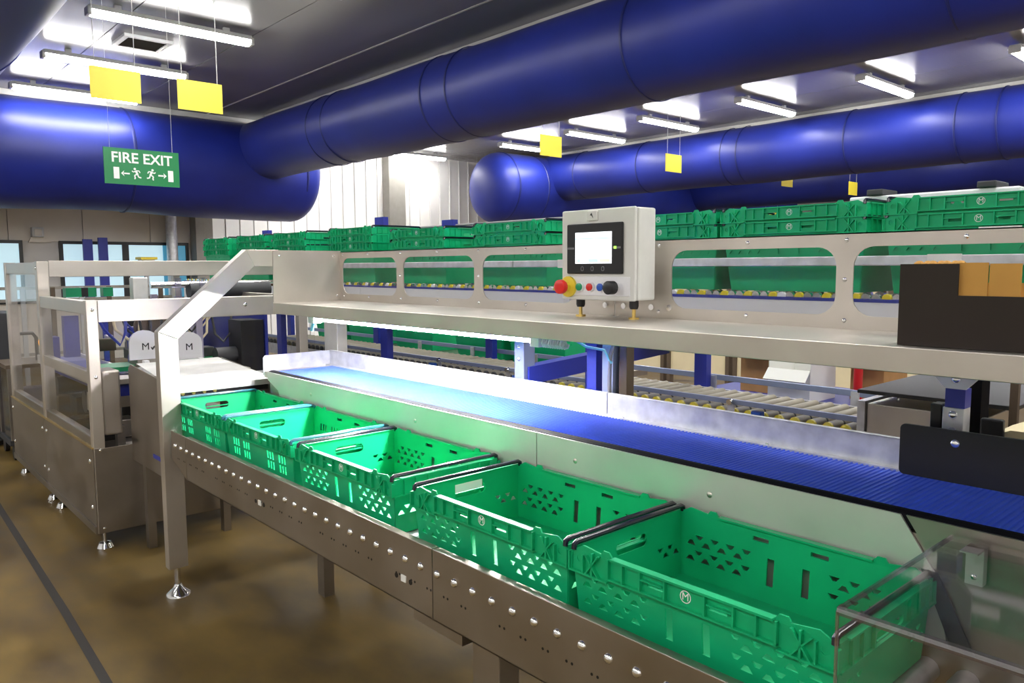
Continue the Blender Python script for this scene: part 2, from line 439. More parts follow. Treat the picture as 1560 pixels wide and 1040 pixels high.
# ================================================================== HANGING SIGNS
YL = {1.73: 'above the FIRE EXIT sign', 2.412: 'between FIRE EXIT sign and long blue duct', 6.745: 'beside the bulging blue duct end', 9.27: 'in front of the far blue duct',
      15.1: 'below the far blue duct', 12.55: 'just behind the far blue duct', 17.8: 'near the first aid sign'}
for (y0, y1, xx) in ((1.73, 2.115, -7.0), (2.412, 2.80, -7.0), (6.745, 7.12, -7.0), (9.27, 9.65, -7.0), (15.1, 15.47, -7.0), (12.55, 12.93, -7.0), (17.8, 18.2, -7.0)):
    t = thing('hanging_sign', 'blank yellow sign board hanging on two thin cords from ceiling', 'sign', (xx, (y0 + y1) / 2, H + 1.38), 'yellow sign boards under the ceiling')
    t['label'] = 'blank yellow sign board hanging on cords ' + YL[y0]
    MB().box(xx - .004, xx + .004, y0, y1, H + 1.375, H + 1.63).build('board', 'yellow', t)
    for yy in (y0 + .04, y1 - .04):
        MB().tube([(xx, yy, H + 1.62), (xx, yy, CEIL - .005)], .0035, 6).build('cord', 'cord', t)
# fire exit sign: faces the packing line (towards +X)
SX, SY, SZ = -7.06, 2.115, H + .855
t = thing('fire_exit_sign', 'green FIRE EXIT sign with white runners and arrows below blue duct', 'sign', (SX, SY, SZ))
sf = lambda u, v, w_: (SX + .008 + w_, SY + u, SZ + v)
MB().box(SX - .006, SX + .006, SY - .30, SY + .30, SZ - .148, SZ + .148).build('board', 'exit_green', t)
text_mb('FIRE EXIT', .118, lambda u, v, w_: sf(u * 1.0, v + .068, w_), .001, bold=.0022).build('lettering', 'white_print', t)
def man(sx, u0):
    """running figure"""
    pc = MB(); K = .82
    def limb(pts, wd):
        for (a, b), (c, d) in zip(pts, pts[1:]):
            L = math.hypot(c - a, d - b) or 1; nx, ny = -(d - b) / L * wd, (c - a) / L * wd
            pc.add([sf(u0 + sx * K * (a + nx), K * (b + ny) - .01, .001), sf(u0 + sx * K * (a - nx), K * (b - ny) - .01, .001), sf(u0 + sx * K * (c - nx), K * (d - ny) - .01, .001), sf(u0 + sx * K * (c + nx), K * (d + ny) - .01, .001)], [(0, 1, 2, 3)])
    pc.add([sf(u0 + sx * (.006 + .010 * math.cos(k)), -.016 + .010 * math.sin(k), .001) for k in [i * PI / 5 for i in range(10)]], [tuple(range(10))])
    limb([(.0, -.022), (-.016, -.062)], .011)
    limb([(.0, -.028), (.022, -.040), (.036, -.028)], .005)
    limb([(-.004, -.026), (-.032, -.024), (-.042, -.044)], .005)
    limb([(-.014, -.06), (.012, -.072), (.006, -.104), (.016, -.106)], .0065)
    limb([(-.018, -.06), (-.026, -.088), (-.052, -.094)], .0065)
    return pc
man(-1, -.058).build('running_figure', 'white_print', t); man(1, .072).build('running_figure', 'white_print', t)
for s, u0 in ((-1, -.140), (1, .158)):
    a = MB(); A = lambda u, v: sf(u0 + s * u, v, .001)
    a.add([A(-.035, -.052), A(.01, -.052), A(.01, -.064), A(-.035, -.064)], [(0, 1, 2, 3)])
    a.add([A(.008, -.034), A(.034, -.058), A(.008, -.082), A(.014, -.058)], [(0, 1, 2, 3)])
    a.build('arrow', 'white_print', t)
    dd = MB(); u1 = u0 + s * .068
    dd.add([sf(u1 - .022, -.01, .001), sf(u1 + .022, -.01, .001), sf(u1 + .022, -.105, .001), sf(u1 - .022, -.105, .001)], [(0, 1, 2, 3)])
    dd.build('door_symbol', 'white_print', t)
for yy in (SY - .25, SY + .25):
    MB().tube([(SX, yy, SZ + .145), (SX, yy, CEIL - .005)], .0016, 6).build('cord', 'cord', t)

# ================================================================== CRATES
def crate_proto(h, style, bar):
    """open plastic crate 600 x 400, origin at base centre"""
    t = thing('crate', '', 'crate')
    L, W = .294, .194
    tp = .030 if h > .2 else .012
    body = MB()
    tris, slots = [], []
    r1, r2 = h - .074, h - .112
    def tri_group(u0, sgn, n=4):
        for rz in (r1, r2):
            for i in range(n):
                a = u0 + sgn * i * .043
                tris.append([(a - .013, rz - .010), (a + .013, rz - .010), (a + .004, rz + .002), (a - .004, rz + .002)])
                b = a + sgn * .0215
                tris.append([(b - .012, rz + .016), (b - .004, rz + .006), (b + .004, rz + .006), (b + .012, rz + .016)])
    if style == 'tri':
        tri_group(-.255, 1); tri_group(.255, -1)
        for u in (-.042, .042): slots.append(rect(u - .0085, u + .0085, h - .125, h - .062))
    else:
        for c in (-.20, -.105, .105, .20):
            for rz in (h - .078, h - .115):
                for q in (-1, 0, 1): slots.append(rect(c + q * .021 - .006, c + q * .021 + .006, rz - .014, rz + .014))
    top_sl = [rect(u - .02, u + .02, h - .030, h - .020) for u in (-.07, .07)]
    out = [(-L + tp, 0.002), (L - tp, 0.002), (L, h - .004), (-L, h - .004)]
    for s in (-1, 1):
        m_ = holes_mesh(out, tris + slots + top_sl, .004, lambda u, v, w_: (u, s * (W - tp + tp * v / h) + w_, v))
        body.add(m_.v, m_.f)
    hw = .056
    etri = []
    for rz in (h - .10,):
        for u0, sg in ((-.165, 1), (.165, -1)):
            for i in range(2):
                a = u0 + sg * i * .04
                etri.append([(a - .012, rz - .010), (a + .012, rz - .010), (a + .004, rz + .002), (a - .004, rz + .002)])
                b = a + sg * .02
                etri.append([(b - .012, rz + .016), (b - .004, rz + .006), (b + .004, rz + .006), (b + .012, rz + .016)])
    oute = [(-W + tp, 0.002), (W - tp, 0.002), (W, h - .004), (-W, h - .004)]
    hand = rrect(-hw, hw, h - .062, h - .032, .013, 4)
    for s in (-1, 1):
        m_ = holes_mesh(oute, [hand] + (etri if style == 'tri' else []), .004, lambda u, v, w_: (s * (L - tp + tp * v / h) + w_, u, v))
        body.add(m_.v, m_.f)
    body.box(-L + tp - .001, L - tp + .001, -W + tp - .001, W - tp + .001, 0.0, .005)
    body.build('body', 'green', t)
    # rim: upright skirt with ribs, top flange and raised corner ears
    rim = MB()
    so = .0035
    band = [(-.298, h - .052), (-.20, h - .052), (-.185, h - .044), (.185, h - .044), (.20, h - .052), (.298, h - .052), (.298, h - .016), (.282, h - .004),
            (.262, h + .007), (.236, h + .004), (.212, h + .001), (.206, h + .010), (.190, h + .010), (.182, h), (-.182, h), (-.190, h + .010), (-.206, h + .010),
            (-.212, h + .001), (-.236, h + .004), (-.262, h + .007), (-.282, h - .004), (-.298, h - .016)]
    bh = [circ(-.272, h - .024, .008, 10), circ(.272, h - .024, .008, 10)] + [rect(u - .02, u + .02, h - .030, h - .020) for u in (-.07, .07)]
    for s in (-1, 1):
        m_ = holes_mesh(band, bh, .004, lambda u, v, w_: (u, s * .1935 + w_, v)); rim.add(m_.v, m_.f)
        yo, yi = s * .1945, s * .204
        rim.box(-.182, .182, yi, s * .186, h - .0035, h + .001)
        rim.box(-.298, .298, yi, s * .194, h - .054, h - .050) if style != 'tri' else rim.box(-.19, .19, yi, s * .194, h - .046, h - .042)
        for sg in (-1, 1):
            rim.box(sg * .19, sg * .298, yi, s * .194, h - .054, h - .050)
            for (u0, v0, u1, v1) in ((.250, h - .050, .215, h - .004), (.215, h - .050, .250, h - .010)):
                rim.add([(sg * u0 - .002, yo, v0), (sg * u0 + .002, yo, v0), (sg * u0 + .002, yi, v0), (sg * u0 - .002, yi, v0),
                         (sg * u1 - .002, yo, v1), (sg * u1 + .002, yo, v1), (sg * u1 + .002, yi, v1), (sg * u1 - .002, yi, v1)],
                        [(0, 1, 2, 3), (4, 5, 6, 7), (0, 1, 5, 4), (1, 2, 6, 5), (2, 3, 7, 6), (3, 0, 4, 7)])
            for u in (.045, .105, .150, .188, .232, .258, .297):
                rim.box(sg * u - .002, sg * u + .002, yo, yi, h - (.044 if u < .19 else .052), h - (.002 if u < .25 else .012))
            rim.box(sg * .05, sg * .102, yi, s * .194, h - .020, h - .017)
    bande = [(-.198, h - .052), (.198, h - .052), (.198, h - .014), (.170, h - .004), (-.170, h - .004), (-.198, h - .014)]
    for s in (-1, 1):
        m_ = holes_mesh(bande, [rrect(-hw, hw, h - .049, h - .032, .006, 3)], .004, lambda u, v, w_: (s * .2935 + w_, u, v)); rim.add(m_.v, m_.f)
        rim.box(s * .287, s * .302, -.17, .17, h - .006, h - .002)
        rim.box(s * .294, s * .302, -.198, .198, h - .054, h - .050)
        for u in (-.16, -.12, -.075, .075, .12, .16): rim.box(s * .294, s * .302, u - .002, u + .002, h - .052, h - .004)
    rim.build('rim', 'green', t)
    for s in (-1, 1):
        x = s * .288
        MB().tube([(x, -.196, h - .008), (x, -.195, h + .002), (x, -.188, h + .006), (x, 0, h + .007), (x, .188, h + .006), (x, .195, h + .002), (x, .196, h - .008)], .0064, 8).build('bale_bar', bar, t, True)
    lg = MB()
    ri = [(.0125 * math.cos(k), .0125 * math.sin(k)) for k in [2 * PI * i / 20 for i in range(20)]]
    for s in (-1, 1):
        yy = s * .1962
        n = len(ri)
        lg.add([(a, yy, h - .022 + b) for a, b in ri] + [(a * .86, yy, h - .022 + b * .86) for a, b in ri],
               [(i, (i + 1) % n, n + (i + 1) % n, n + i) for i in range(n)])
        tm = text_mb('M', .021, lambda u, v, w_: (-s * u, yy + w_ * .2, h - .022 + v), .001); lg.add(tm.v, tm.f)
    lg.build('logo', 'white_print', t)
    return t
def put(pr, used, loc, label, group=None, rz=0):
    o = copy_tree(pr) if used else pr
    o.location = loc; o.rotation_euler.z = rz; o['label'] = label
    if group: o['group'] = group
    return o
ZR = .714
cr_slot = crate_proto(.168, 'slot', 'teal_bar')
put(cr_slot, False, (-3.352, 1.372, ZR), 'green crate with upright slots just out of the stainless hood')
put(cr_slot, True, (-2.748, 1.372, ZR), 'green crate with upright slots, second out of the stainless hood')
cr_tri = crate_proto(.168, 'tri', 'navy_rubber')
c3 = put(cr_tri, False, (-2.118, 1.372, ZR), 'green crate with triangular holes next to a slotted crate')
c4 = put(cr_tri, True, (-1.430, 1.372, ZR), 'green crate with paper label stuck over its handle hole')
c5 = put(cr_tri, True, (-.828, 1.372, ZR), 'green crate with triangular holes, partly under the clear acrylic cover')
lb = MB().box(-.2895, -.2885, -.055, .045, .122, .146); o = lb.build('paper_label', 'paper', None); o.parent = c4
o['label'] = 'torn white paper label'
OFF[o.name] = Vector((0, 0, 0))

# ================================================================== CRATE ROLLER CONVEYOR (front)
rc = thing('roller_conveyor', 'stainless roller conveyor carrying the row of open green crates', 'conveyor', (-1.2, 1.36, 0))
XL, XR = -3.50, 1.3
def front_plate(x0, x1):
    p = MB().prism([(x0, .578), (x1, .578), (x1, .765), (x0, .765)], 'xz', 1.118, 1.124)
    p.box(x0, x1, 1.118, 1.142, .762, .766); p.box(x0, x1, 1.118, 1.15, .578, .583)
    return p.build('side_plate', 'steel_dull', rc, bevel=.0015)
front_plate(XL + .16, -1.562); front_plate(-1.558, XR)
MB().prism([(XL - .02, .64), (XL + .158, .578), (XL + .158, .765), (XL - .02, .765)], 'xz', 1.118, 1.124).build('side_plate', 'steel_dull', rc)
MB().box(XL, XR, 1.575, 1.580, .578, .74).build('side_plate', 'steel_dull', rc)
rv = MB().dome((0, 0, 0), .0115, '-y', .7); rvm = rv.mesh('rivet', smooth=True); rvm.materials.append(MATS['bolt'])
ro = MB().tube([(0, 0, 0), (0, .45, 0)], .0235, 14); rom = ro.mesh('roller', smooth=True); rom.materials.append(MATS['galv'])
hb = MB()
x = -3.47; k = 0
while x < XR - .05:
    link('rivet', rvm, rc, loc=(x, 1.118, .705))
    link('roller', rom, rc, loc=(x, 1.1245, .6905))
    if k % 6 != 5:
        for dx in (-.008, .008): hb.tube([(x + .036 + dx, 1.1173, .655), (x + .036 + dx, 1.119, .655)], .0035, 6)
    x += .0715; k += 1
hb.build('drilled_hole', 'black', rc)['kind'] = 'stuff'
for x in (-2.60, -1.69, -.62):
    MB().box(x - .011, x + .011, 1.1155, 1.119, .640, .658).build('label_tab', 'paper', rc)
    for dx in (-.035, .032): MB().tube([(x + dx, 1.1165, .648), (x + dx, 1.119, .648)], .0075, 8).build('bolt_hole', 'black', rc)
for x in (-1.37, .6):
    MB().box(x - .05, x + .05, 1.135, 1.20, .05, .60).build('leg', 'steel_dull', rc, bevel=.003)
    MB().box(x - .05, x + .05, 1.50, 1.56, .05, .60).build('leg', 'steel_dull', rc, bevel=.003)
    for yy in (1.167, 1.53): MB().tube([(x, yy, .05), (x, yy, .008), (x, yy, 0)], [.012, .012, .045], 12).build('foot', 'chrome', rc, True)
MB().box(-1.66, -1.45, 1.127, 1.16, .545, .580).build('joint_bracket', 'steel_dull', rc)

# ================================================================== PACKING BELT CONVEYOR
bc = thing('belt_conveyor', 'blue ribbed packing belt in a stainless trough under the shelf', 'conveyor', (-1.2, 1.77, 0))
BZ = .98
MB().prism([(-3.54, BZ + .003), (-3.54, .945), (-3.43, .905), (-3.30, .70), (-1.662, .70), (-1.662, BZ + .003)], 'xz', 1.583, 1.588).build('front_plate', 'steel_satin', bc)
MB().prism([(-1.658, BZ + .003), (-1.658, .70), (-.50, .70), (-.535, .88), (-.605, BZ + .003)], 'xz', 1.583, 1.588).build('front_plate', 'steel_satin', bc)
MB().prism([(-.595, BZ + .003), (-.525, .88), (-.49, .70), (1.3, .70), (1.3, BZ + .003)], 'xz', 1.586, 1.591).build('front_plate', 'steel_dull', bc)
MB().prism([(1.5885, BZ - .022), (1.5885, BZ - .004), (1.593, BZ + .004), (1.606, BZ + .008), (1.618, BZ + .008), (1.6255, BZ + .003), (1.6255, BZ - .022)], 'yz', -3.545, 1.3).build('edge_strip', 'black_matte', bc)
bt = MB(); x = -3.535; prof = []
while x < 1.3:
    prof += [(x, BZ), (x + .0078, BZ), (x + .0092, BZ + .0032), (x + .0120, BZ + .0032)]; x += .0132
vs = [(px, 1.627, pz) for px, pz in prof] + [(px, 1.925, pz) for px, pz in prof]
n = len(prof); bt.add(vs, [(i, i + 1, n + i + 1, n + i) for i in range(n - 1)])
bt.add([(-3.535, 1.627, BZ - .02), (1.3, 1.627, BZ - .02), (1.3, 1.925, BZ - .02), (-3.535, 1.925, BZ - .02)], [(0, 1, 2, 3)])
bt.build('belt', 'belt_blue', bc)
MB().box(-3.53, 1.3, 1.59, 1.945, .72, BZ - .03).build('bed', 'steel_dull', bc)
MB().box(-3.60, 1.3, 1.925, 1.952, BZ - .03, BZ + .006).build('ledge', 'galv', bc)
for a, b in ((-3.60, -1.702), (-1.698, -.40), (-.396, 1.3)):
    MB().box(a, b, 1.950, 1.954, BZ - .02, 1.056).box(a, b, 1.950, 1.966, 1.053, 1.057).build('back_guard', 'galv', bc, bevel=.001)
MB().prism([(1.59, BZ - .02), (1.95, BZ - .02), (1.95, 1.056), (1.60, 1.056), (1.59, 1.045)], 'yz', -3.603, -3.598).build('end_guard', 'galv', bc)
MB().box(-3.60, -3.53, 1.595, 1.95, BZ - .03, BZ - .002).build('end_tray', 'steel', bc)
for x in (-3.2, -2.75, -2.2, -1.78, -1.62, -1.1):
    o = MB().dome((x, 1.935, BZ + .006), .006, '+z').build('screw', 'bolt', bc, True)
for x in (-1.5, -1.05, -3.1, -2.3):
    o = MB().dome((x, 1.583, .925), .008, '-y', .4).build('screw', 'steel', bc, True)
bp = holes_mesh(rrect(-.735, .2, BZ + .004, 1.105, .012), [], .008, lambda u, v, w_: (u, 1.905 + w_, v))
g = bp.build('deflector_plate', 'black', bc); g['label'] = 'black plastic deflector plate'
for x in (-.615, -.455, -.2): MB().dome((x, 1.901, 1.075), .010, '-y', .5).build('plate_bolt', 'bolt', bc, True)
for x in (-3.1, -1.2, .8):
    for yy in (1.63, 1.90): MB().box(x - .03, x + .03, yy - .025, yy + .025, 0, .72).build('leg', 'steel_dull', bc)

# ================================================================== SHELF GANTRY
sg = thing('packing_shelf', 'long stainless packing shelf with oval window cutouts over the blue belt', 'shelf', (-1.2, 1.8, 0))
S0, S1 = -3.53, 1.3
ST, SB = 1.315, 1.263
sp = MB(); sp.box(S0, S1, 1.62, 1.99, ST - .004, ST); sp.box(S0, S1, 1.618, 1.622, SB, ST); sp.box(S0, S1, 1.618, 1.64, SB, SB + .003)
sp.build('shelf_board', 'steel', sg, bevel=.002)
def panel(x0, x1, wins, top=1.56):
    hl = [rrect(a, b, 1.350, 1.528, .052, 6) for a, b in wins]
    o = holes_mesh([(x0, ST), (x1, ST), (x1, top), (x0, top)], hl, .004, lambda u, v, w_: (u, 1.987 + w_, v))
    o.box(x0, x1, 1.985, 2.02, top - .003, top)
    p = o.build('window_panel', 'steel', sg)
    for a, b in wins:
        MB().box(a - .015, b + .015, 1.9905, 1.9935, 1.340, 1.544).build('clear_pane', 'acrylic', p)
    return p
panel(S0, -1.702, [(-3.505, -3.013), (-2.958, -2.447), (-2.393, -1.885)])
panel(-1.698, S1, [(-1.470, -.945), (-.900, -.375), (-.33, .195), (.24, .765)], 1.563)
scr = MB().dome((0, 0, 0), .0065, '-y', .5); scm = scr.mesh('screw', smooth=True); scm.materials.append(MATS['bolt'])
for x in (-3.50, -3.26, -2.98, -2.70, -2.42, -2.14, -1.52, -1.207, -.92, -.64, -.36):
    for z in (1.545, 1.337):
        link('screw', scm, sg, loc=(x, 1.985, z))
for x in (-2.985, -2.42, -.922): link('screw', scm, sg, loc=(x, 1.985, 1.443))
MB().prism([(1.622, SB), (1.99, SB), (1.99, 1.566), (1.628, 1.566)], 'yz', S0 - .004, S0).build('end_plate', 'steel', sg)
for yy, zz in ((1.66, 1.54), (1.95, 1.54), (1.965, 1.34), (1.75, 1.29)):
    MB().dome((S0, yy, zz), .006, '+x', .5).build('screw', 'bolt', sg, True)
# portal frame at the left end: post, sloping brace, top beam
PX0, PX1 = -3.585, -3.533
MB().prism([(1.088, .13), (1.172, .13), (1.172, 1.168), (1.088, 1.205)], 'yz', PX0, PX1).build('post', 'steel', sg, bevel=.002)
MB().prism([(1.088, 1.2055), (1.172, 1.1685), (1.535, 1.490), (1.498, 1.568)], 'yz', PX0, PX1).build('brace', 'steel', sg, bevel=.002)
MB().prism([(1.4985, 1.568), (1.5355, 1.490), (1.66, 1.490), (1.66, 1.568)], 'yz', PX0, PX1 - .002).build('top_beam', 'steel', sg, bevel=.002)
MB().tube([(-3.558, 1.13, .13), (-3.558, 1.13, .045)], .013, 12).build('levelling_rod', 'chrome', sg, True)
MB().tube([(-3.558, 1.13, .05), (-3.558, 1.13, .034), (-3.558, 1.13, .012), (-3.558, 1.13, 0)], [.016, .022, .052, .055], 20).build('foot', 'chrome', sg, True)
# rear support posts under the shelf
def sup(x0, x1, y0, y1, mt, z0=0.0, z1=SB):
    return MB().box(x0, x1, y0, y1, z0, z1).build('support_post', mt, sg, bevel=.002)
sup(-3.80, -3.66, 2.03, 2.09, 'steel_bright', 0, 1.35)
sup(-2.255, -2.20, 2.03, 2.09, 'light_blue_metal')
sup(-1.868, -1.822, 2.03, 2.09, 'frame_blue'); sup(-1.795, -1.745, 2.03, 2.08, 'light_blue_metal'); sup(-1.735, -1.70, 2.05, 2.09, 'brown_post')
for z in (1.12, 1.165): MB().dome((-2.23, 2.03, z), .009, '-y', .5).build('bolt', 'bolt', sg, True)
MB().prism([(2.05, 1.02), (2.95, 1.075), (2.95, 1.145), (2.05, 1.09)], 'yz', -2.25, -2.19).build('cross_beam', 'frame_blue', sg)
MB().tube([(-1.72, 2.02, 1.25), (-1.73, 2.0, 1.18), (-1.735, 2.0, 1.1), (-1.73, 2.0, .95)], .007, 8).build('cable', 'grey_plastic', sg, True)
MB().tube([(-1.90, 2.0, 1.22), (-1.83, 1.99, 1.20), (-1.75, 1.99, 1.195), (-1.725, 2.0, 1.15)], .005, 8).build('cable', 'cyan_plastic', sg, True)
# right-hand hanging bracket post
MB().prism([(-.70, ST - .005), (-.585, ST - .005), (-.585, 1.228), (-.62, 1.190), (-.665, 1.190), (-.70, 1.228)], 'xz', 1.970, 1.976).build('bracket_plate', 'white_paint', sg)
MB().dome((-.642, 1.970, 1.213), .011, '-y', .6).build('bolt', 'bolt', sg, True)
MB().box(-.664, -.621, 1.972, 2.012, 1.145, 1.19).build('support_post', 'frame_blue', sg)
MB().box(-.668, -.622, 1.970, 2.016, 0, 1.145).build('support_post', 'galv', sg, bevel=.002)
for z in (1.128, 1.088): MB().dome((-.645, 1.970, z), .011, '-y', .6).build('bolt', 'bolt', sg, True)
MB().box(-.695, -.670, 1.970, 2.01, 1.07, 1.15).build('sensor', 'black', sg, bevel=.003)

# ================================================================== CONTROL PANEL
cp = thing('control_panel', 'pale grey control box with touch screen and coloured buttons', 'control panel', (-1.66, 1.9, ST))
CY = 1.85
MB().box(-1.812, -1.503, CY + .014, 1.947, 1.375, 1.66).build('enclosure', 'cabinet_grey', cp, bevel=.006)
dr = MB().box(-1.816, -1.507, CY, CY + .0135, 1.373, 1.662).build('door', 'cabinet_grey', cp, bevel=.005)
MB().box(-1.700, -1.655, CY - .006, CY + .002, 1.625, 1.657).build('lock', 'cabinet_grey', dr, bevel=.003)
MB().prism([(-1.6785, 1.642), (-1.672, 1.634), (-1.6785, 1.650), (-1.685, 1.642)][:3] + [(-1.685, 1.642)], 'xz', CY - .0075, CY - .006).build('lock_slot', 'dark_grey', dr)
sc = MB().box(-1.786, -1.549, CY - .008, CY - .0005, 1.457, 1.617).build('touch_panel', 'black', cp, bevel=.004)
MB().box(-1.746, -1.592, CY - .0095, CY - .008, 1.490, 1.589).build('screen', 'screen', sc)
MB().box(-1.746, -1.592, CY - .0102, CY - .0095, 1.567, 1.571).build('menu_bar', 'screen_blue', sc)
for a, b, mt in ((-1.738, -1.724, 'screen_blue'), (-1.688, -1.648, 'screen_blue'), (-1.640, -1.597, 'screen_yellow')):
    MB().box(a, b, CY - .0102, CY - .0095, 1.494, 1.504).build('menu_key', mt, sc)
for x in (-1.716, -1.673, -1.628):
    rg = holes_mesh(rrect(x - .006, x + .006, 1.466, 1.481, .005, 4), [rrect(x - .0042, x + .0042, 1.468, 1.479, .0038, 4)], .001, lambda u, v, w_: (u, CY - .0085 + w_, v))
    rg.build('touch_key', 'grey_plastic', sc)
MB().box(-1.783, -1.752, CY - .0092, CY - .008, 1.536, 1.542).build('trim_bar', 'grey_plastic', sc)
MB().box(-1.587, -1.556, CY - .0092, CY - .008, 1.536, 1.542).build('trim_bar', 'grey_plastic', sc)
MB().box(-1.582, -1.572, CY - .0100, CY - .0092, 1.535, 1.543).build('indicator', 'indicator', sc)
pl = MB().box(-1.80, -1.522, CY - .004, CY - .0002, 1.388, 1.448).build('button_plate', 'white_paint', cp, bevel=.002)
def button(x, r, mt, name, base='white_paint'):
    b = MB().tube([(x, CY - .004, 1.415), (x, CY - .012, 1.415)], r + .004, 18).build(name, base, cp, True)
    MB().tube([(x, CY - .012, 1.415), (x, CY - .017, 1.415), (x, CY - .019, 1.415)], [r, r, r * .7], 18).build('cap', mt, b, True)
button(-1.725, .012, 'button_green', 'push_button'); button(-1.680, .012, 'red', 'push_button'); button(-1.635, .012, 'button_blue', 'push_button')
kb = MB().tube([(-1.575, CY - .004, 1.415), (-1.575, CY - .020, 1.415)], .016, 18).build('selector_switch', 'chrome', cp, True)
MB().tube([(-1.575, CY - .020, 1.415), (-1.575, CY - .045, 1.415), (-1.575, CY - .048, 1.415)], [.021, .021, .017], 20).build('knob', 'black', kb, True)
es = MB().tube([(-1.778, CY - .004, 1.415), (-1.778, CY - .012, 1.415)], .034, 24).build('emergency_stop', 'yellow', cp, True)
MB().tube([(-1.778, CY - .012, 1.415), (-1.778, CY - .032, 1.415)], .014, 16).build('collar', 'yellow', es, True)
MB().tube([(-1.778, CY - .030, 1.415), (-1.778, CY - .040, 1.415), (-1.778, CY - .052, 1.415), (-1.778, CY - .056, 1.415)], [.019, .024, .023, .014], 20).build('mushroom_head', 'red', es, True)
for x in (-1.772, -1.545):
    f_ = MB().tube([(x, 1.895, ST), (x, 1.895, ST + .006)], .017, 14).build('foot', 'brass', cp, True)
    MB().tube([(x, 1.895, ST + .006), (x, 1.895, ST + .04)], .006, 10).build('stem', 'brass', f_, True)
    MB().tube([(x, 1.895, ST + .032), (x, 1.895, ST + .040), (x, 1.895, ST + .060)], [.012, .015, .015], 14).build('gland', 'black', f_, True)
for x in (-1.74, -1.66, -1.545, -1.475):
    o = MB().tube([(x, 1.985, 1.350), (x, 1.980, 1.350)], .010, 12).build('washer', 'bolt', sg, True)

# ================================================================== STRIP LAMP UNDER THE SHELF
sl = thing('strip_lamp', 'glowing white strip lamp fixed under the front of shelf', 'lamp', (-2.5, 1.69, 1.24))
MB().box(-3.24, -1.76, 1.672, 1.708, SB - .010, SB).build('housing', 'grey_plastic', sl)
MB().box(-3.24, -1.76, 1.703, 1.708, SB - .027, SB - .008).build('added_light_shield', 'dark_grey', sl)  # added skirt, holds the lamp's light off the crates behind
MB().box(-3.22, -1.78, 1.673, 1.702, SB - .022, SB - .0105).build('diffuser', 'led', sl)
MB().box(-3.275, -3.22, 1.668, 1.712, SB - .035, SB).build('end_holder', 'white_paint', sl, bevel=.003)
MB().box(-1.78, -1.74, 1.668, 1.712, SB - .035, SB).build('end_holder', 'white_paint', sl, bevel=.003)
MB().prism([(-3.27, 1.235), (-3.245, 1.235), (-3.265, 1.19), (-3.29, 1.19)], 'xz', 1.685, 1.69).build('tag', 'cyan_plastic', sl)
co = [(-1.74 + .10 * i / 60, 1.69 + .012 * math.cos(i * 1.05), SB - .022 + .012 * math.sin(i * 1.05)) for i in range(61)]
MB().tube(co, .0035, 6).build('coiled_cable', 'white_paint', sl, True)

# ================================================================== CARTON ON THE SHELF
ct = thing('carton', 'dark brown open cardboard box with kraft flap on the steel shelf', 'box', (-.45, 1.79, ST))
MB().prism([(-.655, ST + .001), (-.20, ST + .001), (-.20, 1.42), (-.545, 1.42), (-.545, 1.482), (-.655, 1.482)], 'xz', 1.658, 1.662).build('front_panel', 'carton_dark', ct)
MB().box(-.655, -.651, 1.6625, 1.94, ST + .001, 1.482).build('side_panel', 'carton_dark', ct)
MB().box(-.204, -.20, 1.6625, 1.94, ST + .001, 1.42).build('side_panel', 'carton_dark', ct)
MB().box(-.651, -.204, 1.936, 1.94, ST + .001, 1.44).build('back_panel', 'carton_kraft', ct)
MB().box(-.651, -.204, 1.6625, 1.936, ST + .001, ST + .005).build('base_panel', 'carton_kraft', ct)
MB().box(-.553, -.497, 1.668, 1.672, 1.38, 1.484).build('flap', 'carton_kraft', ct)
MB().box(-.495, -.442, 1.670, 1.674, 1.38, 1.482).build('flap', 'carton_kraft', ct)
pw = MB()
for k in range(7):
    x = -.63 + k * .013; pw.dome((x, 1.69 + .01 * (k % 2), 1.478), .012, '+z', .9, 7)
pw.build('crumpled_paper', 'carton_kraft', ct)

# ================================================================== ACRYLIC COVER (bottom right)
ac = thing('acrylic_cover', 'clear acrylic guard over the rollers at the end of crate line', 'cover', (.2, 1.35, .96))
AZ = .965
MB().box(-.505, 1.2, 1.108, 1.575, AZ - .003, AZ + .003).build('top_sheet', 'acrylic_smoky', ac)
MB().box(-.505, 1.2, 1.104, 1.108, .77, AZ + .003).build('front_sheet', 'acrylic_smoky', ac)
MB().tube([(-.505, 1.107, AZ), (1.2, 1.107, AZ)], .0075, 8).build('folded_edge', 'acrylic_edge', ac, True)
MB().box(-.508, -.504, 1.108, 1.575, AZ - .004, AZ + .004).build('polished_edge', 'acrylic_edge', ac)
MB().box(-.508, -.504, 1.104, 1.108, .77, AZ).build('polished_edge', 'acrylic_edge', ac)
MB().box(-.475, -.445, 1.555, 1.576, .89, AZ - .004).box(-.475, -.445, 1.52, 1.576, AZ - .007, AZ - .004).build('bracket', 'steel_bright', ac)
MB().dome((-.46, 1.555, .905), .006, '-y', .5).build('screw', 'bolt', ac, True)
MB().prism([(-.56, .885), (-.53, .885), (-.455, .735), (-.495, .735)], 'xz', 1.5785, 1.5825).build('plate_cut_edge', 'dark_grey', ac)  # dark strip added to stand for the front plate's sloped cut edge
for x in (-.30, -.05): MB().box(x - .012, x + .012, 1.560, 1.576, .76, .96).build('upright', 'steel', ac)

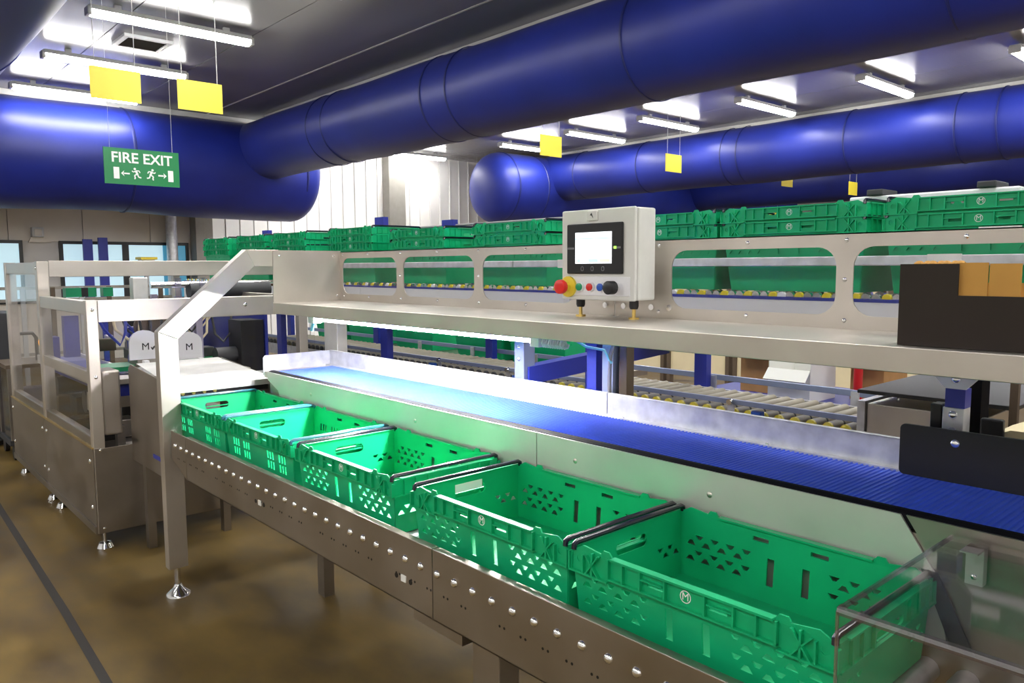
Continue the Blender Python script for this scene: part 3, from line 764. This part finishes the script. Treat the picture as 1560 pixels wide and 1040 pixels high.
# ================================================================== STAINLESS HOOD AT THE CRATE INFEED
hd = thing('infeed_hood', 'folded stainless hood above the first slotted green crate', 'hood', (-4.0, 1.42, .45))
HY0, HY1 = 1.185, 1.665
MB().add([(-3.665, HY0, .905), (-3.665, HY1, .905), (-3.665, HY1, .932), (-3.665, HY0, .932), (-3.70, HY0, .94), (-3.70, HY1, .94), (-4.32, HY1 - .02, .985), (-4.32, HY0 + .03, .985), (-4.36, HY0 + .03, .96), (-4.36, HY1 - .02, .96)],
         [(0, 1, 2, 3), (3, 2, 5, 4), (4, 5, 6, 7), (7, 6, 9, 8)]).build('top_sheet', 'steel_bright', hd)
MB().prism([(-3.672, .93), (-3.70, .938), (-4.32, .983), (-4.36, .96), (-4.36, .47), (-3.75, .47), (-3.672, .60)], 'xz', HY0, HY0 + .004).build('side_sheet', 'steel_dull', hd)
MB().prism([(-3.672, .93), (-3.70, .938), (-4.32, .983), (-4.36, .96), (-4.36, .47), (-3.75, .47), (-3.672, .60)], 'xz', HY1 - .004, HY1).build('side_sheet', 'steel_dull', hd)
MB().box(-3.72, -3.70, HY0 + .01, HY1 - .01, .875, .925).build('roller_beam', 'black', hd)
for k in range(4): MB().tube([(-3.69, HY0 + .05 + k * .05, .897), (-3.70, HY0 + .05 + k * .05, .897)], .008, 8).build('stud', 'brass', hd, True)
for yy in (HY0 + .03, HY1 - .05): MB().box(-4.30, -4.25, yy, yy + .04, 0, .47).build('leg', 'steel_dull', hd)
MB().box(-4.0, -3.70, HY0 - .004, HY0 - .0005, .545, .565).build('blue_strip', 'frame_blue', hd)

# ================================================================== CRATE MACHINE ON THE LEFT
mc = thing('crate_machine', 'framed stainless crate unstacking machine with clear guard panes', 'machine', (-5.5, 1.6, 0))
MY0, MY1, M0, M1, M2 = 1.01, 2.24, -4.40, -5.57, -6.65
def post(x, y, z1, wd=.055):
    MB().box(x - wd / 2, x + wd / 2, y, y + wd, .09, z1).build('post', 'steel', mc, bevel=.003)
post(M0 - .03, MY0, 1.32); post(M1, MY0, 1.53, .065); post(M2, MY0, 1.53, .065); post(M0 - .03, MY1 - .055, 1.32); post(M1, MY1 - .06, 1.53); post(M2, MY1 - .06, 1.53)
def rail(x0, x1, y0, y1, z0, z1, mt='steel'): return MB().box(x0, x1, y0, y1, z0, z1).build('rail', mt, mc, bevel=.003)
rail(M0 - .055, M0 - .005, MY0 + .056, MY1 + .3, 1.205, 1.318); rail(M1 + .034, M0 - .06, MY0 + .005, MY0 + .05, 1.245, 1.315)
rail(M1 - .025, M1 + .028, MY0 + .066, MY1 + .4, 1.432, 1.535); rail(M2 + .034, M1 - .034, MY0 + .005, MY0 + .055, 1.45, 1.525)
rail(M2 - .025, M2 + .02, MY0 + .066, MY1, 1.44, 1.525)
rail(M1 + .034, M0 - .06, MY1 - .05, MY1 - .005, 1.245, 1.315); rail(M2 + .034, M1 - .034, MY1 - .05, MY1, 1.45, 1.525)
rail(M1 + .034, M0 - .06, MY0 + .005, MY0 + .05, .545, .60, 'steel_dull'); rail(M2 + .034, M1 - .034, MY0 + .005, MY0 + .05, .545, .60, 'steel_dull')
rail(M1 + .034, M0 - .06, MY0 + .01, MY0 + .045, .885, .945)
# lower cladding
MB().box(M0 - .004, M0, MY0 + .002, MY1 + .1, .09, .545).build('front_panel', 'steel_dull', mc, bevel=.002)
for a, b in ((M1 + .008, M0 - .006), (M2 - .03, M1 + .002)):
    MB().box(a, b, MY0 - .006, MY0 - .001, .13, .545).build('side_panel', 'steel_dull', mc, bevel=.0015)
    MB().box(a, b, MY0 - .009, MY0 + .02, .545, .552).build('edge_trim', 'brass', mc)
    MB().box(a, b, MY0 - .012, MY0 + .02, .09, .129).build('plinth_rail', 'steel_dull', mc)
    for x in (a + .05, b - .06):
        for z in (.22, .47): MB().dome((x, MY0 - .006, z), .014, '-y', .5).build('panel_bolt', 'bolt', mc, True)
MB().dome((M0, MY0 + .03, .535), .008, '+x', .5).build('panel_bolt', 'bolt', mc, True)
MB().dome((M0, MY0 + .03, .115), .008, '+x', .5).build('panel_bolt', 'bolt', mc, True)
for x, y in ((M0 - .05, MY0 + .04), (M1 + .17, MY0 + .04), (M1 - .07, MY0 + .04), (M2 + .12, MY0 + .04), (M0 - .05, MY1 - .04), (M2 + .1, MY1 - .04)):
    MB().tube([(x, y, .10), (x, y, .03), (x, y, .025), (x, y, 0)], [.009, .009, .03, .042], 14).build('foot', 'chrome', mc, True)
for yy, zz in ((MY0 + .03, 1.27), (MY0 + .03, .92)): MB().dome((M0 - .0025, yy, zz), .010, '+x', .5).build('post_bolt', 'bolt', mc, True)
for yy in (1.62, 1.85): MB().dome((M0 - .005, yy, 1.27), .013, '+x', .5).build('post_bolt', 'bolt', mc, True)
MB().dome((M1, MY0, 1.49), .010, '-y', .5).build('post_bolt', 'bolt', mc, True)
# clear panes
MB().box(M0 - .012, M0 - .008, MY0 + .06, MY1 + .05, .56, 1.203).build('clear_pane', 'acrylic', mc)
MB().box(M1 + .035, M0 - .062, MY0 + .012, MY0 + .016, .60, 1.244).build('clear_pane', 'acrylic', mc)
MB().box(M2 + .035, M1 - .035, MY0 + .012, MY0 + .016, .60, 1.449).build('clear_pane', 'acrylic', mc)
# inside: belts, clamps, actuators, hoses
cb = MB().box(-6.5, -4.62, 1.17, 1.40, .775, .835).build('lift_conveyor', 'frame_blue', mc)
MB().box(-6.5, -4.62, 1.155, 1.168, .80, .86).build('side_rail', 'steel_bright', cb); MB().box(-6.5, -4.62, 1.402, 1.415, .80, .86).build('side_rail', 'steel_bright', cb)
MB().box(-4.62, -4.44, 1.075, 1.165, .60, .945).build('guide_plate', 'steel', mc, bevel=.01)
MB().box(-4.75, -4.70, 1.07, 1.60, .70, .80).build('cross_beam', 'steel', mc)
MB().box(-4.62, -4.57, 1.17, 1.21, .10, .62).build('inner_leg', 'steel_dull', mc)
for y0, z0, hh in ((1.345, .94, .175), (1.60, .92, .17)):
    po = [(y0, z0), (y0 + .17, z0), (y0 + .17, z0 + hh * .6)] + [(y0 + .085 + .085 * math.cos(a), z0 + hh * .6 + hh * .4 * math.sin(a)) for a in [i * PI / 8 for i in range(1, 8)]] + [(y0, z0 + hh * .6)]
    pp = MB().prism(po, 'yz', -4.92, -4.90).build('clamp_plate', 'white_paint', mc)
    e = text_mb('M', .06, lambda u, v, w_: (-4.899 + w_, y0 + .09 + u, z0 + .075 + v), .001); e.build('clamp_mark', 'black', pp)
for y0, z0 in ((1.33, .885), (1.64, .875)): MB().box(-4.72, -4.62, y0, y0 + .075, z0, z0 + .05).box(-4.69, -4.65, y0 + .02, y0 + .05, z0 + .05, z0 + .075).build('valve_block', 'white_paint', mc, bevel=.004)
MB().box(-4.78, -4.60, 1.17, 1.95, .845, .872).build('valve_rail', 'steel', mc)
MB().box(-5.2, -4.95, 1.20, 1.95, .872, .90).build('crate_support', 'green_dark', mc)
MB().box(-5.30, -5.24, 1.08, 1.16, .95, 1.20).build('blue_bracket', 'frame_blue', mc)
MB().tube([(-5.30, 1.60, 1.375), (-5.30, 2.45, 1.375)], .022, 12).build('actuator_rod', 'chrome', mc, True)
MB().tube([(-5.30, 1.84, 1.335), (-5.30, 2.40, 1.335)], .055, 16).build('actuator', 'dark_grey', mc, True)
MB().box(-5.36, -5.28, 1.49, 1.58, 1.24, 1.425).build('slide_block', 'steel_bright', mc, bevel=.004)
for yy in (1.74, 1.90): MB().box(-5.26, -5.25, yy, yy + .04, 1.25, 1.42).build('clear_bracket', 'acrylic_edge', mc)
MB().box(-5.4, -5.2, 1.16, 1.46, 1.255, 1.285).build('top_tray', 'dark_grey', mc)
for a, b, mt in ((1.18, 1.27, 'button_green'), (1.31, 1.36, 'button_green'), (1.40, 1.46, 'button_green'), (1.27, 1.31, 'black')): MB().box(-5.7, -5.62, a, b, 1.30, 1.36).build('terminal_strip', mt, mc)
for k, (y0, yy, mt) in enumerate(((1.28, 1.42, 'cream'), (1.34, 1.48, 'black'), (1.42, 1.60, 'black'), (1.22, 1.34, 'frame_blue'), (1.5, 1.64, 'lavender_metal'))):
    MB().tube([(-5.0 - .05 * k, y0, 1.24), (-5.0, y0 + .02, 1.12), (-4.95, yy - .03, 1.03), (-4.95, yy, 1.10), (-5.0, yy + .02, 1.22)], .009, 8).build('hose', mt, mc, True)
for c, r, a, b, mt in (((-5.15, .98), .05, 1.42, 1.62, 'dark_grey'), ((-5.3, .66), .07, 1.18, 1.42, 'dark_grey'), ((-5.05, .48), .06, 1.15, 1.5, 'black'), ((-5.9, .70), .06, 1.15, 1.35, 'dark_grey'), ((-6.2, .55), .05, 1.12, 1.4, 'grey_plastic'), ((-4.9, .93), .05, 1.85, 2.1, 'dark_grey')):
    MB().tube([(c[0], a, c[1]), (c[0], b, c[1])], r, 14).build('motor', mt, mc, True)
MB().tube([(-6.05, 1.14, .985), (-6.05, 1.10, .985), (-6.05, 1.09, .985)], [.03, .03, .02], 14).build('warning_lamp', 'amber', mc, True)
MB().box(-6.12, -5.98, 1.145, 1.2, .87, 1.02).build('lamp_box', 'frame_blue', mc)
for x in (-4.95, -5.3, -5.8, -6.2):
    MB().box(x - .02, x + .02, 1.75, 1.79, .5, 1.30).build('inner_post', 'lavender_metal', mc)
    MB().box(x - .10, x + .05, 1.45, 1.70, .46, .72).build('gear_housing', 'grey_plastic', mc, bevel=.01)
MB().box(-6.6, -4.45, 1.06, 2.2, .45, .46).build('deck', 'steel_dull', mc)
MB().box(-6.0, -4.8, 2.14, 2.16, .70, 1.18).build('rear_board', 'frame_blue', mc)
MB().box(-5.0, -4.8, 1.98, 2.13, .55, 1.15).build('electric_box', 'black', mc)
for k in range(10): MB().tube([(-5.05, 1.62 + .022 * k, 1.12), (-5.05, 1.62 + .022 * k, 1.22)], .006, 6).build('rod', 'dark_grey', mc)
MB().box(-4.62, -4.52, 1.72, 2.2, .80, .845).build('inner_sill', 'steel_bright', mc)
cr_ = random.Random(4)
for k in range(26):
    x, y, z = cr_.uniform(-6.3, -5.0), cr_.uniform(1.45, 2.05), cr_.uniform(.86, 1.12)
    a, b, c = cr_.uniform(.02, .09), cr_.uniform(.02, .07), cr_.uniform(.02, .10)
    MB().box(x - a, x + a, y - b, y + b, z - c, z + c).build('fitting', cr_.choice(['black', 'dark_grey', 'lavender_metal', 'frame_blue', 'grey_plastic', 'brown_post', 'steel_dull']), mc, bevel=.006)
for k in range(14):
    x, y = cr_.uniform(-5.6, -4.9), cr_.uniform(1.25, 2.0); h_ = cr_.uniform(1.0, 1.1)
    MB().tube([(x, y, 1.235), (x + .02, y + .02, h_ + .05), (x + .05, y + .06, h_), (x + .03, y + .12, h_ + .06), (x, y + .14, 1.235)], .008, 7).build('hose', cr_.choice(['black', 'black', 'cream', 'frame_blue', 'dark_grey']), mc, True)
MB().tube([(-5.0, 1.50, 1.13), (-4.985, 1.50, 1.13)], .10, 24).build('hand_wheel', 'brown_post', mc, True)
for k in range(16):
    x, y, z = cr_.uniform(-6.4, -4.6), cr_.uniform(1.10, 1.40), cr_.uniform(.50, .70)
    a, c = cr_.uniform(.03, .10), cr_.uniform(.03, .08)
    MB().box(x - a, x + a, y - .04, y + .04, z - c, z + c).build('fitting', cr_.choice(['black', 'dark_grey', 'steel_dull', 'brown_post']), mc, bevel=.006)

# things beyond the machine on the left
t = thing('parts_trolley', 'clear sided trolley with black loop handle beside crate machine', 'trolley', (-7.2, 1.2, 0))
MB().box(-7.45, -6.95, 1.02, 1.42, .12, .16).build('base', 'dark_grey', t); MB().box(-7.45, -6.95, 1.02, 1.42, .72, .75).build('lid', 'brown_post', t)
for x in (-7.44, -6.98):
    for y in (1.03, 1.39): MB().box(x, x + .03, y, y + .03, .16, .72).build('corner_post', 'steel_dull', t)
MB().box(-7.42, -6.98, 1.032, 1.036, .16, .72).build('clear_side', 'acrylic_smoky', t); MB().box(-6.966, -6.962, 1.05, 1.4, .16, .72).build('clear_side', 'acrylic_smoky', t)
MB().tube([(-7.2, 1.14, .75), (-7.2, 1.14, .93), (-7.2, 1.165, .97), (-7.2, 1.255, .97), (-7.2, 1.28, .93), (-7.2, 1.28, .75)], .014, 10).build('handle', 'black', t, True)
for x in (-7.4, -7.0):
    for y in (1.06, 1.38): MB().tube([(x, y - .015, .06), (x, y + .015, .06)], .06, 14).build('castor', 'black', t, True)
for x, z0, z1, mt in ((-7.3, .2, .45, 'white_paint'), (-7.12, .2, .55, 'lavender_metal')): MB().box(x - .07, x + .07, 1.12, 1.3, z0 - .04, z1).build('load', mt, t, bevel=.01)
t = thing('switch_cabinet', 'dark grey switch cabinet beyond the clear sided trolley', 'cabinet', (-7.9, 1.1, 0))
MB().box(-8.1, -7.62, .98, 1.22, .05, 1.12).build('body', 'dark_grey', t, bevel=.008); MB().box(-8.05, -7.67, .972, .98, .10, .58).build('door', 'grey_plastic', t); MB().box(-8.05, -7.67, .972, .98, .62, 1.08).build('door', 'dark_grey', t)
MB().box(-8.0, -7.7, 1.0, 1.2, 0, .05).build('plinth', 'black', t)
t = thing('guard_fence', 'low tubular guard fence standing behind the crate machine', 'fence', (-8.9, 1.9, 0))
for k in range(8):
    y = .95 + k * .26; MB().box(-8.92, -8.88, y, y + .04, 0, 1.30).build('upright', 'brown_post' if k % 2 else 'grey_paint', t)
for z in (1.28, 1.16, .62): MB().box(-8.93, -8.90, .9, 2.95, z, z + .03).build('fence_rail', 'steel_dull', t)
for k, (y, x) in enumerate(((3.13, -13.6), (3.35, -13.6))):
    o = MB().box(x - .03, x + .03, y, y + .135, 0, 1.95 + .03 * k).build('blue_board', 'frame_blue', bevel=.004)
    tag(o, 'upright blue board in front of wall window, ' + ('taller of the two' if k else 'shorter of the two'), 'board')
t = thing('junction_box', 'grey electrical box with bracket on beige wall above window', 'electrical box', (XW + .08, 2.6, 2.0))
MB().box(XW + .01, XW + .14, 2.50, 2.66, 1.98, 2.13).build('case', 'grey_paint', t, bevel=.006); MB().prism([(2.46, 1.90), (2.78, 1.90), (2.70, 1.98), (2.50, 1.98)], 'yz', XW + .01, XW + .05).build('bracket', 'wall_beige', t)
MB().box(XW + .14, XW + .146, 2.53, 2.63, 2.0, 2.10).build('cover', 'steel_dull', t)
t = thing('desk_tray', 'yellow topped tray on a stand before the window', 'tray', (-13.3, 3.95, 0))
MB().box(-13.45, -13.15, 3.85, 4.10, 1.63, 1.67).build('top', 'yellow', t); MB().box(-13.42, -13.18, 3.88, 4.07, 1.58, 1.63).build('tray', 'paper', t); MB().box(-13.34, -13.28, 3.94, 4.0, 0, 1.58).build('stand', 'grey_paint', t)

# ================================================================== RAISED WHEEL CONVEYOR WITH STACKED CRATES
uc = thing('wheel_conveyor', 'raised white conveyor with small skate wheels behind shelf windows', 'conveyor', (-3.5, 3, 0))
UX0, UX1 = -8.0, 1.0
for a, b in ((UX0, -4.602), (-4.598, -1.302), (-1.298, UX1)):
    MB().box(a, b, 2.735, 2.742, 1.165, 1.350).build('side_plate', 'white_paint', uc)
MB().box(UX0, UX1, 2.733, 2.746, 1.3505, 1.362).build('blue_strip', 'frame_blue', uc)
MB().box(UX0, UX1, 3.245, 3.252, 1.165, 1.362).build('side_plate', 'white_paint', uc)
MB().box(UX0, UX1, 2.78, 3.24, 1.17, 1.20).build('pan', 'dark_grey', uc)
wm = []
for mt in ('chrome', 'yellow_cap', 'white_paint'):
    b = MB().tube([(0, -.008, 0), (0, .008, 0)], .0160, 10); me = b.mesh('skate_wheel', smooth=True); me.materials.append(MATS[mt]); wm.append(me)
for k in range(int((UX1 - UX0) / .036)):
    link('skate_wheel', wm[1 if k % 3 == 1 else (2 if k % 7 == 4 else 0)], uc, loc=(UX0 + .03 + k * .036, 2.762, 1.3645))
for y in (2.90, 3.05, 3.22):
    s = MB()
    for k in range(int((UX1 - UX0) / .124)): s.tube([(UX0 + .03 + k * .124, y - .01, 1.359), (UX0 + .03 + k * .124, y + .01, 1.359)], .0215, 8)
    s.build('inner_wheel_row', 'chrome', uc, True)['kind'] = 'stuff'
for a, b in ((UX0, -3.01), (-3.0, UX1)): MB().box(a, b, 2.695, 2.725, 1.478, 1.512).build('guard_rail', 'galv', uc, bevel=.003)
for x in (-6.6, -4.86, -2.62, -.93): MB().box(x - .02, x + .02, 2.70, 2.735, 1.30, 1.48).box(x - .05, x + .05, 2.69, 2.7, 1.475, 1.515).build('rail_bracket', 'steel_bright', uc)
for x in (-7.6, -5.9, -4.34, -2.50, -.1):
    for y in (2.75, 3.655): MB().box(x - .04, x + .04, y, y + .045, 0, 1.16).build('leg', 'frame_blue', uc)
    MB().box(x - .03, x + .03, 2.75, 3.70, 1.12, 1.168).build('cross_beam', 'frame_blue', uc)
for x, z in ((-7.22, 1.845), (-5.17, 1.868), (-4.30, 1.806)): MB().box(x - .06, x + .06, 3.253, 3.30, 1.168, z).build('guard_post', 'frame_blue', uc)
MB().tube([(-7.9, 3.285, 1.775), (-3.2, 3.285, 1.765)], .008, 8).build('guard_bar', 'grey_plastic', uc, True)
cr_deep = crate_proto(.270, 'tri', 'navy_rubber')
used = False
UZ = 1.381
where = {-7.24: 'at the far end beside grey column', -6.46: 'near the grey column', -5.75: 'behind the portal brace', -4.80: 'behind the shelf end plate',
         -4.0: 'behind the first shelf windows', -3.14: 'behind shelf window beside control box', -2.13: 'behind the control box', -1.516: 'behind the wide window by control box', -.865: 'behind the brown carton', -.22: 'past the brown carton'}
for x, wh in where.items():
    lev = 3 if x < -4.5 else 2
    for k in range(lev):
        nm = 'topmost' if k == lev - 1 else ('bottom' if k == 0 else 'middle')
        put(cr_deep, used, (x + random.uniform(-.006, .006) * (k > 0), 2.98 + random.uniform(-.006, .006) * (k > 0), UZ + k * (.055 if x > -2.5 else (.066 if lev == 2 else .052))),
            'deep green crate, %s of the nested stack %s' % (nm, wh), 'crates on the raised conveyor'); used = True
t = thing('white_bar', 'long white bar with dark end clips lying across green crates', 'bar', (-1.1, 3.05, 1.716))
MB().box(-1.40, -.82, 3.03, 3.09, 1.716, 1.744).build('body', 'white_paint', t, bevel=.006)
for x in (-1.30, -.92): MB().box(x - .03, x + .03, 3.02, 3.16, 1.745, 1.768).build('end_clip', 'dark_grey', t, bevel=.004)
# paper cards clipped to the crates
o = MB().box(-.86, -.74, 2.772, 2.775, 1.562, 1.60).build('crate_card', 'paper'); tag(o, 'white paper card on green crate behind the brown carton', 'card')

# ================================================================== LOWER ROLLER CONVEYOR
lc = thing('roller_conveyor', 'low conveyor with grey rollers and yellow end caps behind belt', 'conveyor', (-4, 3.4, 0))
rm = MB()
pts = [(0, 3.145 - 3.14, 0), (0, .48, 0)]
rm.tube(pts, .0215, 12)
for yy in (.10, .17): rm.tube([(0, yy, 0), (0, yy + .012, 0)], .0228, 12, True, 1)
rme = rm.mesh('roller', smooth=True); rme.materials.append(MATS['roller_beige']); rme.materials.append(MATS['dark_grey'])
cm = MB().tube([(0, 0, 0), (0, -.014, 0), (0, -.018, 0)], [.0225, .0225, .015], 10).mesh('end_cap', smooth=True); cm.materials.append(MATS['yellow_cap'])
cmg = cm.copy(); cmg.materials.clear(); cmg.materials.append(MATS['dark_grey'])
x = -1.43
while x > -7.2:
    r_ = link('roller', rme, lc, loc=(x, 3.14, .80))
    e_ = link('end_cap', cm if x > -3.1 else cmg, None); e_.parent = r_; e_.location = (0, .005, 0)
    x -= .075
MB().box(-7.3, -1.365, 3.095, 3.115, .70, .79).build('side_frame', 'galv', lc); MB().box(-7.3, -1.365, 3.63, 3.65, .70, .81).build('side_frame', 'galv', lc)
MB().box(-7.3, -1.365, 3.10, 3.118, .845, .868).build('guide_rail', 'light_blue_metal', lc, bevel=.002)
MB().box(-7.3, -1.365, 3.715, 3.735, .845, .875).build('guide_rail', 'light_blue_metal', lc, bevel=.002)
for x in (-1.95, -2.75, -3.5, -4.2, -4.9, -5.6):
    MB().box(x - .018, x + .018, 3.098, 3.102, .70, .845).build('rail_bracket', 'galv', lc)
    MB().tube([(x, 3.08, .857), (x, 3.10, .857)], .014, 10).build('rail_knob', 'chrome', lc, True)
    MB().box(x + .28, x + .32, 3.703, 3.714, .70, .87).build('rail_bracket', 'galv', lc)
for x in (-1.80, -2.62, -3.40, -4.25): MB().box(x - .025, x + .025, 3.06, 3.094, .78, .835).build('photo_sensor', 'button_blue', lc, bevel=.004)
for x in (-2.2, -4.4, -6.6):
    for y in (3.10, 3.60): MB().box(x - .03, x + .03, y, y + .045, 0, .70).build('leg', 'frame_blue', lc)
fb = thing('crate_bench', 'low dark bench holding crates behind the grey rollers', 'bench', (-5, 3.95, 0))
MB().box(-7.3, -3.3, 3.745, 4.20, .74, .778).build('top', 'steel_dull', fb)
for x in (-7.2, -5.3, -3.4):
    for y in (3.79, 4.15): MB().box(x - .03, x + .03, y - .02, y + .02, 0, .74).build('leg', 'frame_blue', fb)
for x, lab in ((-6.95, 'farthest along the low bench'), (-6.3, 'second from the far end of bench'), (-5.5, 'between the blue conveyor legs'), (-4.62, 'beside a gap on the bench'), (-3.96, 'at the near end of the bench')):
    put(cr_deep, True, (x, 3.96, .779), 'deep green crate on the low bench, ' + lab, 'crates on the low bench')
# stainless box unit at the end of the rollers
bx = thing('drive_cabinet', 'stainless drive box with raised dark lid at end of rollers', 'cabinet', (-1.1, 3.5, 0))
MB().box(-1.325, -.90, 3.09, 3.85, .60, .932).build('body', 'steel', bx, bevel=.004)
MB().box(-1.36, -1.33, 3.08, 3.80, .60, .94).build('end_plate', 'galv', bx)
MB().box(-1.35, -.80, 3.05, 3.95, .975, .990).build('lid', 'dark_grey', bx, bevel=.003)
for x in (-1.25, -.95):
    for y in (3.2, 3.75): MB().tube([(x, y, .93), (x, y, .976)], .008, 8).build('lid_spacer', 'chrome', bx, True)
for x in (-1.28, -.95):
    for y in (3.12, 3.78): MB().box(x - .025, x + .025, y, y + .05, 0, .60).build('leg', 'steel_dull', bx)
t = thing('cable_mast', 'dark upright cable mast behind the black deflector plate', 'mast', (-.75, 2.45, 0))
MB().box(-.80, -.73, 2.45, 2.52, 0, 1.26).build('mast', 'black_matte', t); MB().box(-.66, -.64, 2.45, 2.47, 0, 1.26).build('slotted_strip', 'brown_post', t)
MB().box(-.86, -.60, 2.42, 2.56, 0, .03).build('base', 'dark_grey', t)
t = thing('return_chute', 'beige curved chute behind the black deflector plate', 'chute', (-.4, 2.2, 0))
po = [(-.66, .98), (-.62, 1.055), (-.56, 1.085), (-.48, 1.085), (-.35, 1.05), (-.1, .98)]
MB().prism(po, 'xz', 2.10, 2.34).build('chute_skin', 'cream', t, True); MB().box(-.60, -.20, 2.15, 2.30, 0, .98).build('stand', 'dark_grey', t)
MB().box(-.62, -.57, 2.08, 2.099, 1.06, 1.11).build('catch', 'black', t, bevel=.005)

# ================================================================== BACKGROUND BEHIND THE CONVEYORS
tb = thing('packing_table', 'blue topped table carrying open cartons', 'table', (-2.3, 4.45, 0))
MB().box(-2.85, -1.75, 4.05, 4.85, .66, .70).build('top', 'frame_blue', tb)
for x in (-2.8, -1.8):
    for y in (4.1, 4.8): MB().box(x - .03, x + .03, y - .03, y + .03, 0, .66).build('leg', 'frame_blue', tb)
def open_carton(name, x0, x1, y0, y1, z0, z1, mt, lab):
    t = thing(name, lab, 'box', ((x0 + x1) / 2, (y0 + y1) / 2, z0))
    MB().box(x0, x1, y0, y1, z0, z0 + .005).build('base', mt, t)
    MB().box(x0, x1, y0, y0 + .005, z0 + .005, z1 - .04).build('front_panel', mt, t); MB().box(x0, x1, y1 - .005, y1, z0 + .005, z1).build('back_panel', mt, t)
    MB().box(x0, x0 + .005, y0 + .005, y1 - .005, z0 + .005, z1).build('side_panel', mt, t); MB().box(x1 - .005, x1, y0 + .005, y1 - .005, z0 + .005, z1).build('side_panel', mt, t)
    MB().add([(x0, y0, z1 - .04), (x1, y0, z1 - .04), (x1, y0 - .06, z1 - .10), (x0, y0 - .06, z1 - .10), (x0, y0 + .004, z1 - .04), (x1, y0 + .004, z1 - .04), (x1, y0 - .056, z1 - .104), (x0, y0 - .056, z1 - .104)],
             [(0, 1, 2, 3), (4, 5, 6, 7), (0, 1, 5, 4), (2, 3, 7, 6), (1, 2, 6, 5), (3, 0, 4, 7)]).build('flap', mt, t)
    MB().add([(x1, y0, z1), (x1, y1, z1), (x1 + .05, y1, z1 + .07), (x1 + .05, y0, z1 + .07), (x1 - .004, y0, z1), (x1 - .004, y1, z1), (x1 + .046, y1, z1 + .07), (x1 + .046, y0, z1 + .07)],
             [(0, 1, 2, 3), (4, 5, 6, 7), (0, 1, 5, 4), (2, 3, 7, 6), (1, 2, 6, 5), (3, 0, 4, 7)]).build('flap', mt, t)
    return t
open_carton('carton', -2.64, -2.39, 4.30, 4.70, .70, 1.02, 'carton_brown', 'brown open cardboard carton on the blue topped table')
open_carton('carton', -2.36, -2.10, 4.14, 4.45, .70, .925, 'paper', 'white open carton on the blue topped table')
open_carton('carton', -2.02, -1.83, 4.47, 4.80, .70, 1.0, 'carton_brown', 'brown carton with folded flap behind the white carton')
o = MB().tube([(-1.90, 4.30, 0), (-1.90, 4.30, 1.15), (-1.90, 4.30, 1.16)], [.024, .024, .012], 14).build('red_post', 'red_paint', smooth=True); tag(o, 'red round post standing beside the blue topped table', 'post')
for k, (a, b) in enumerate(((-7.6, -6.0), (-5.95, -5.05), (-5.0, -3.3), (-3.25, -1.6))):
    t = thing('partition_panel', 'cream partition panel in dark frame behind the tables', 'partition', ((a + b) / 2, 8.0, 0), 'cream partition panels')
    MB().box(a + .05, b - .05, 7.98, 8.02, .12, 1.40).build('panel', 'cream', t)
    for x in (a, b - .05): MB().box(x, x + .05, 7.96, 8.04, 0, 1.43).build('post', 'brown_post', t)
t = thing('first_aid_sign', 'small green first aid sign hanging far behind crates', 'sign', (-11.0, 19.2, H + 1.35))
MB().box(-11.01, -10.99, 18.9, 19.6, H + 1.30, H + 1.50).build('board', 'exit_green', t)
text_mb('FIRST AID', .14, lambda u, v, w_: (-10.985 + w_, 19.25 + u, H + 1.40 + v), .001).build('lettering', 'yellow', t)
for y in (18.95, 19.55): MB().tube([(-11.0, y, H + 1.49), (-11.0, y, CEIL - .005)], .004, 6).build('cord', 'cord', t)
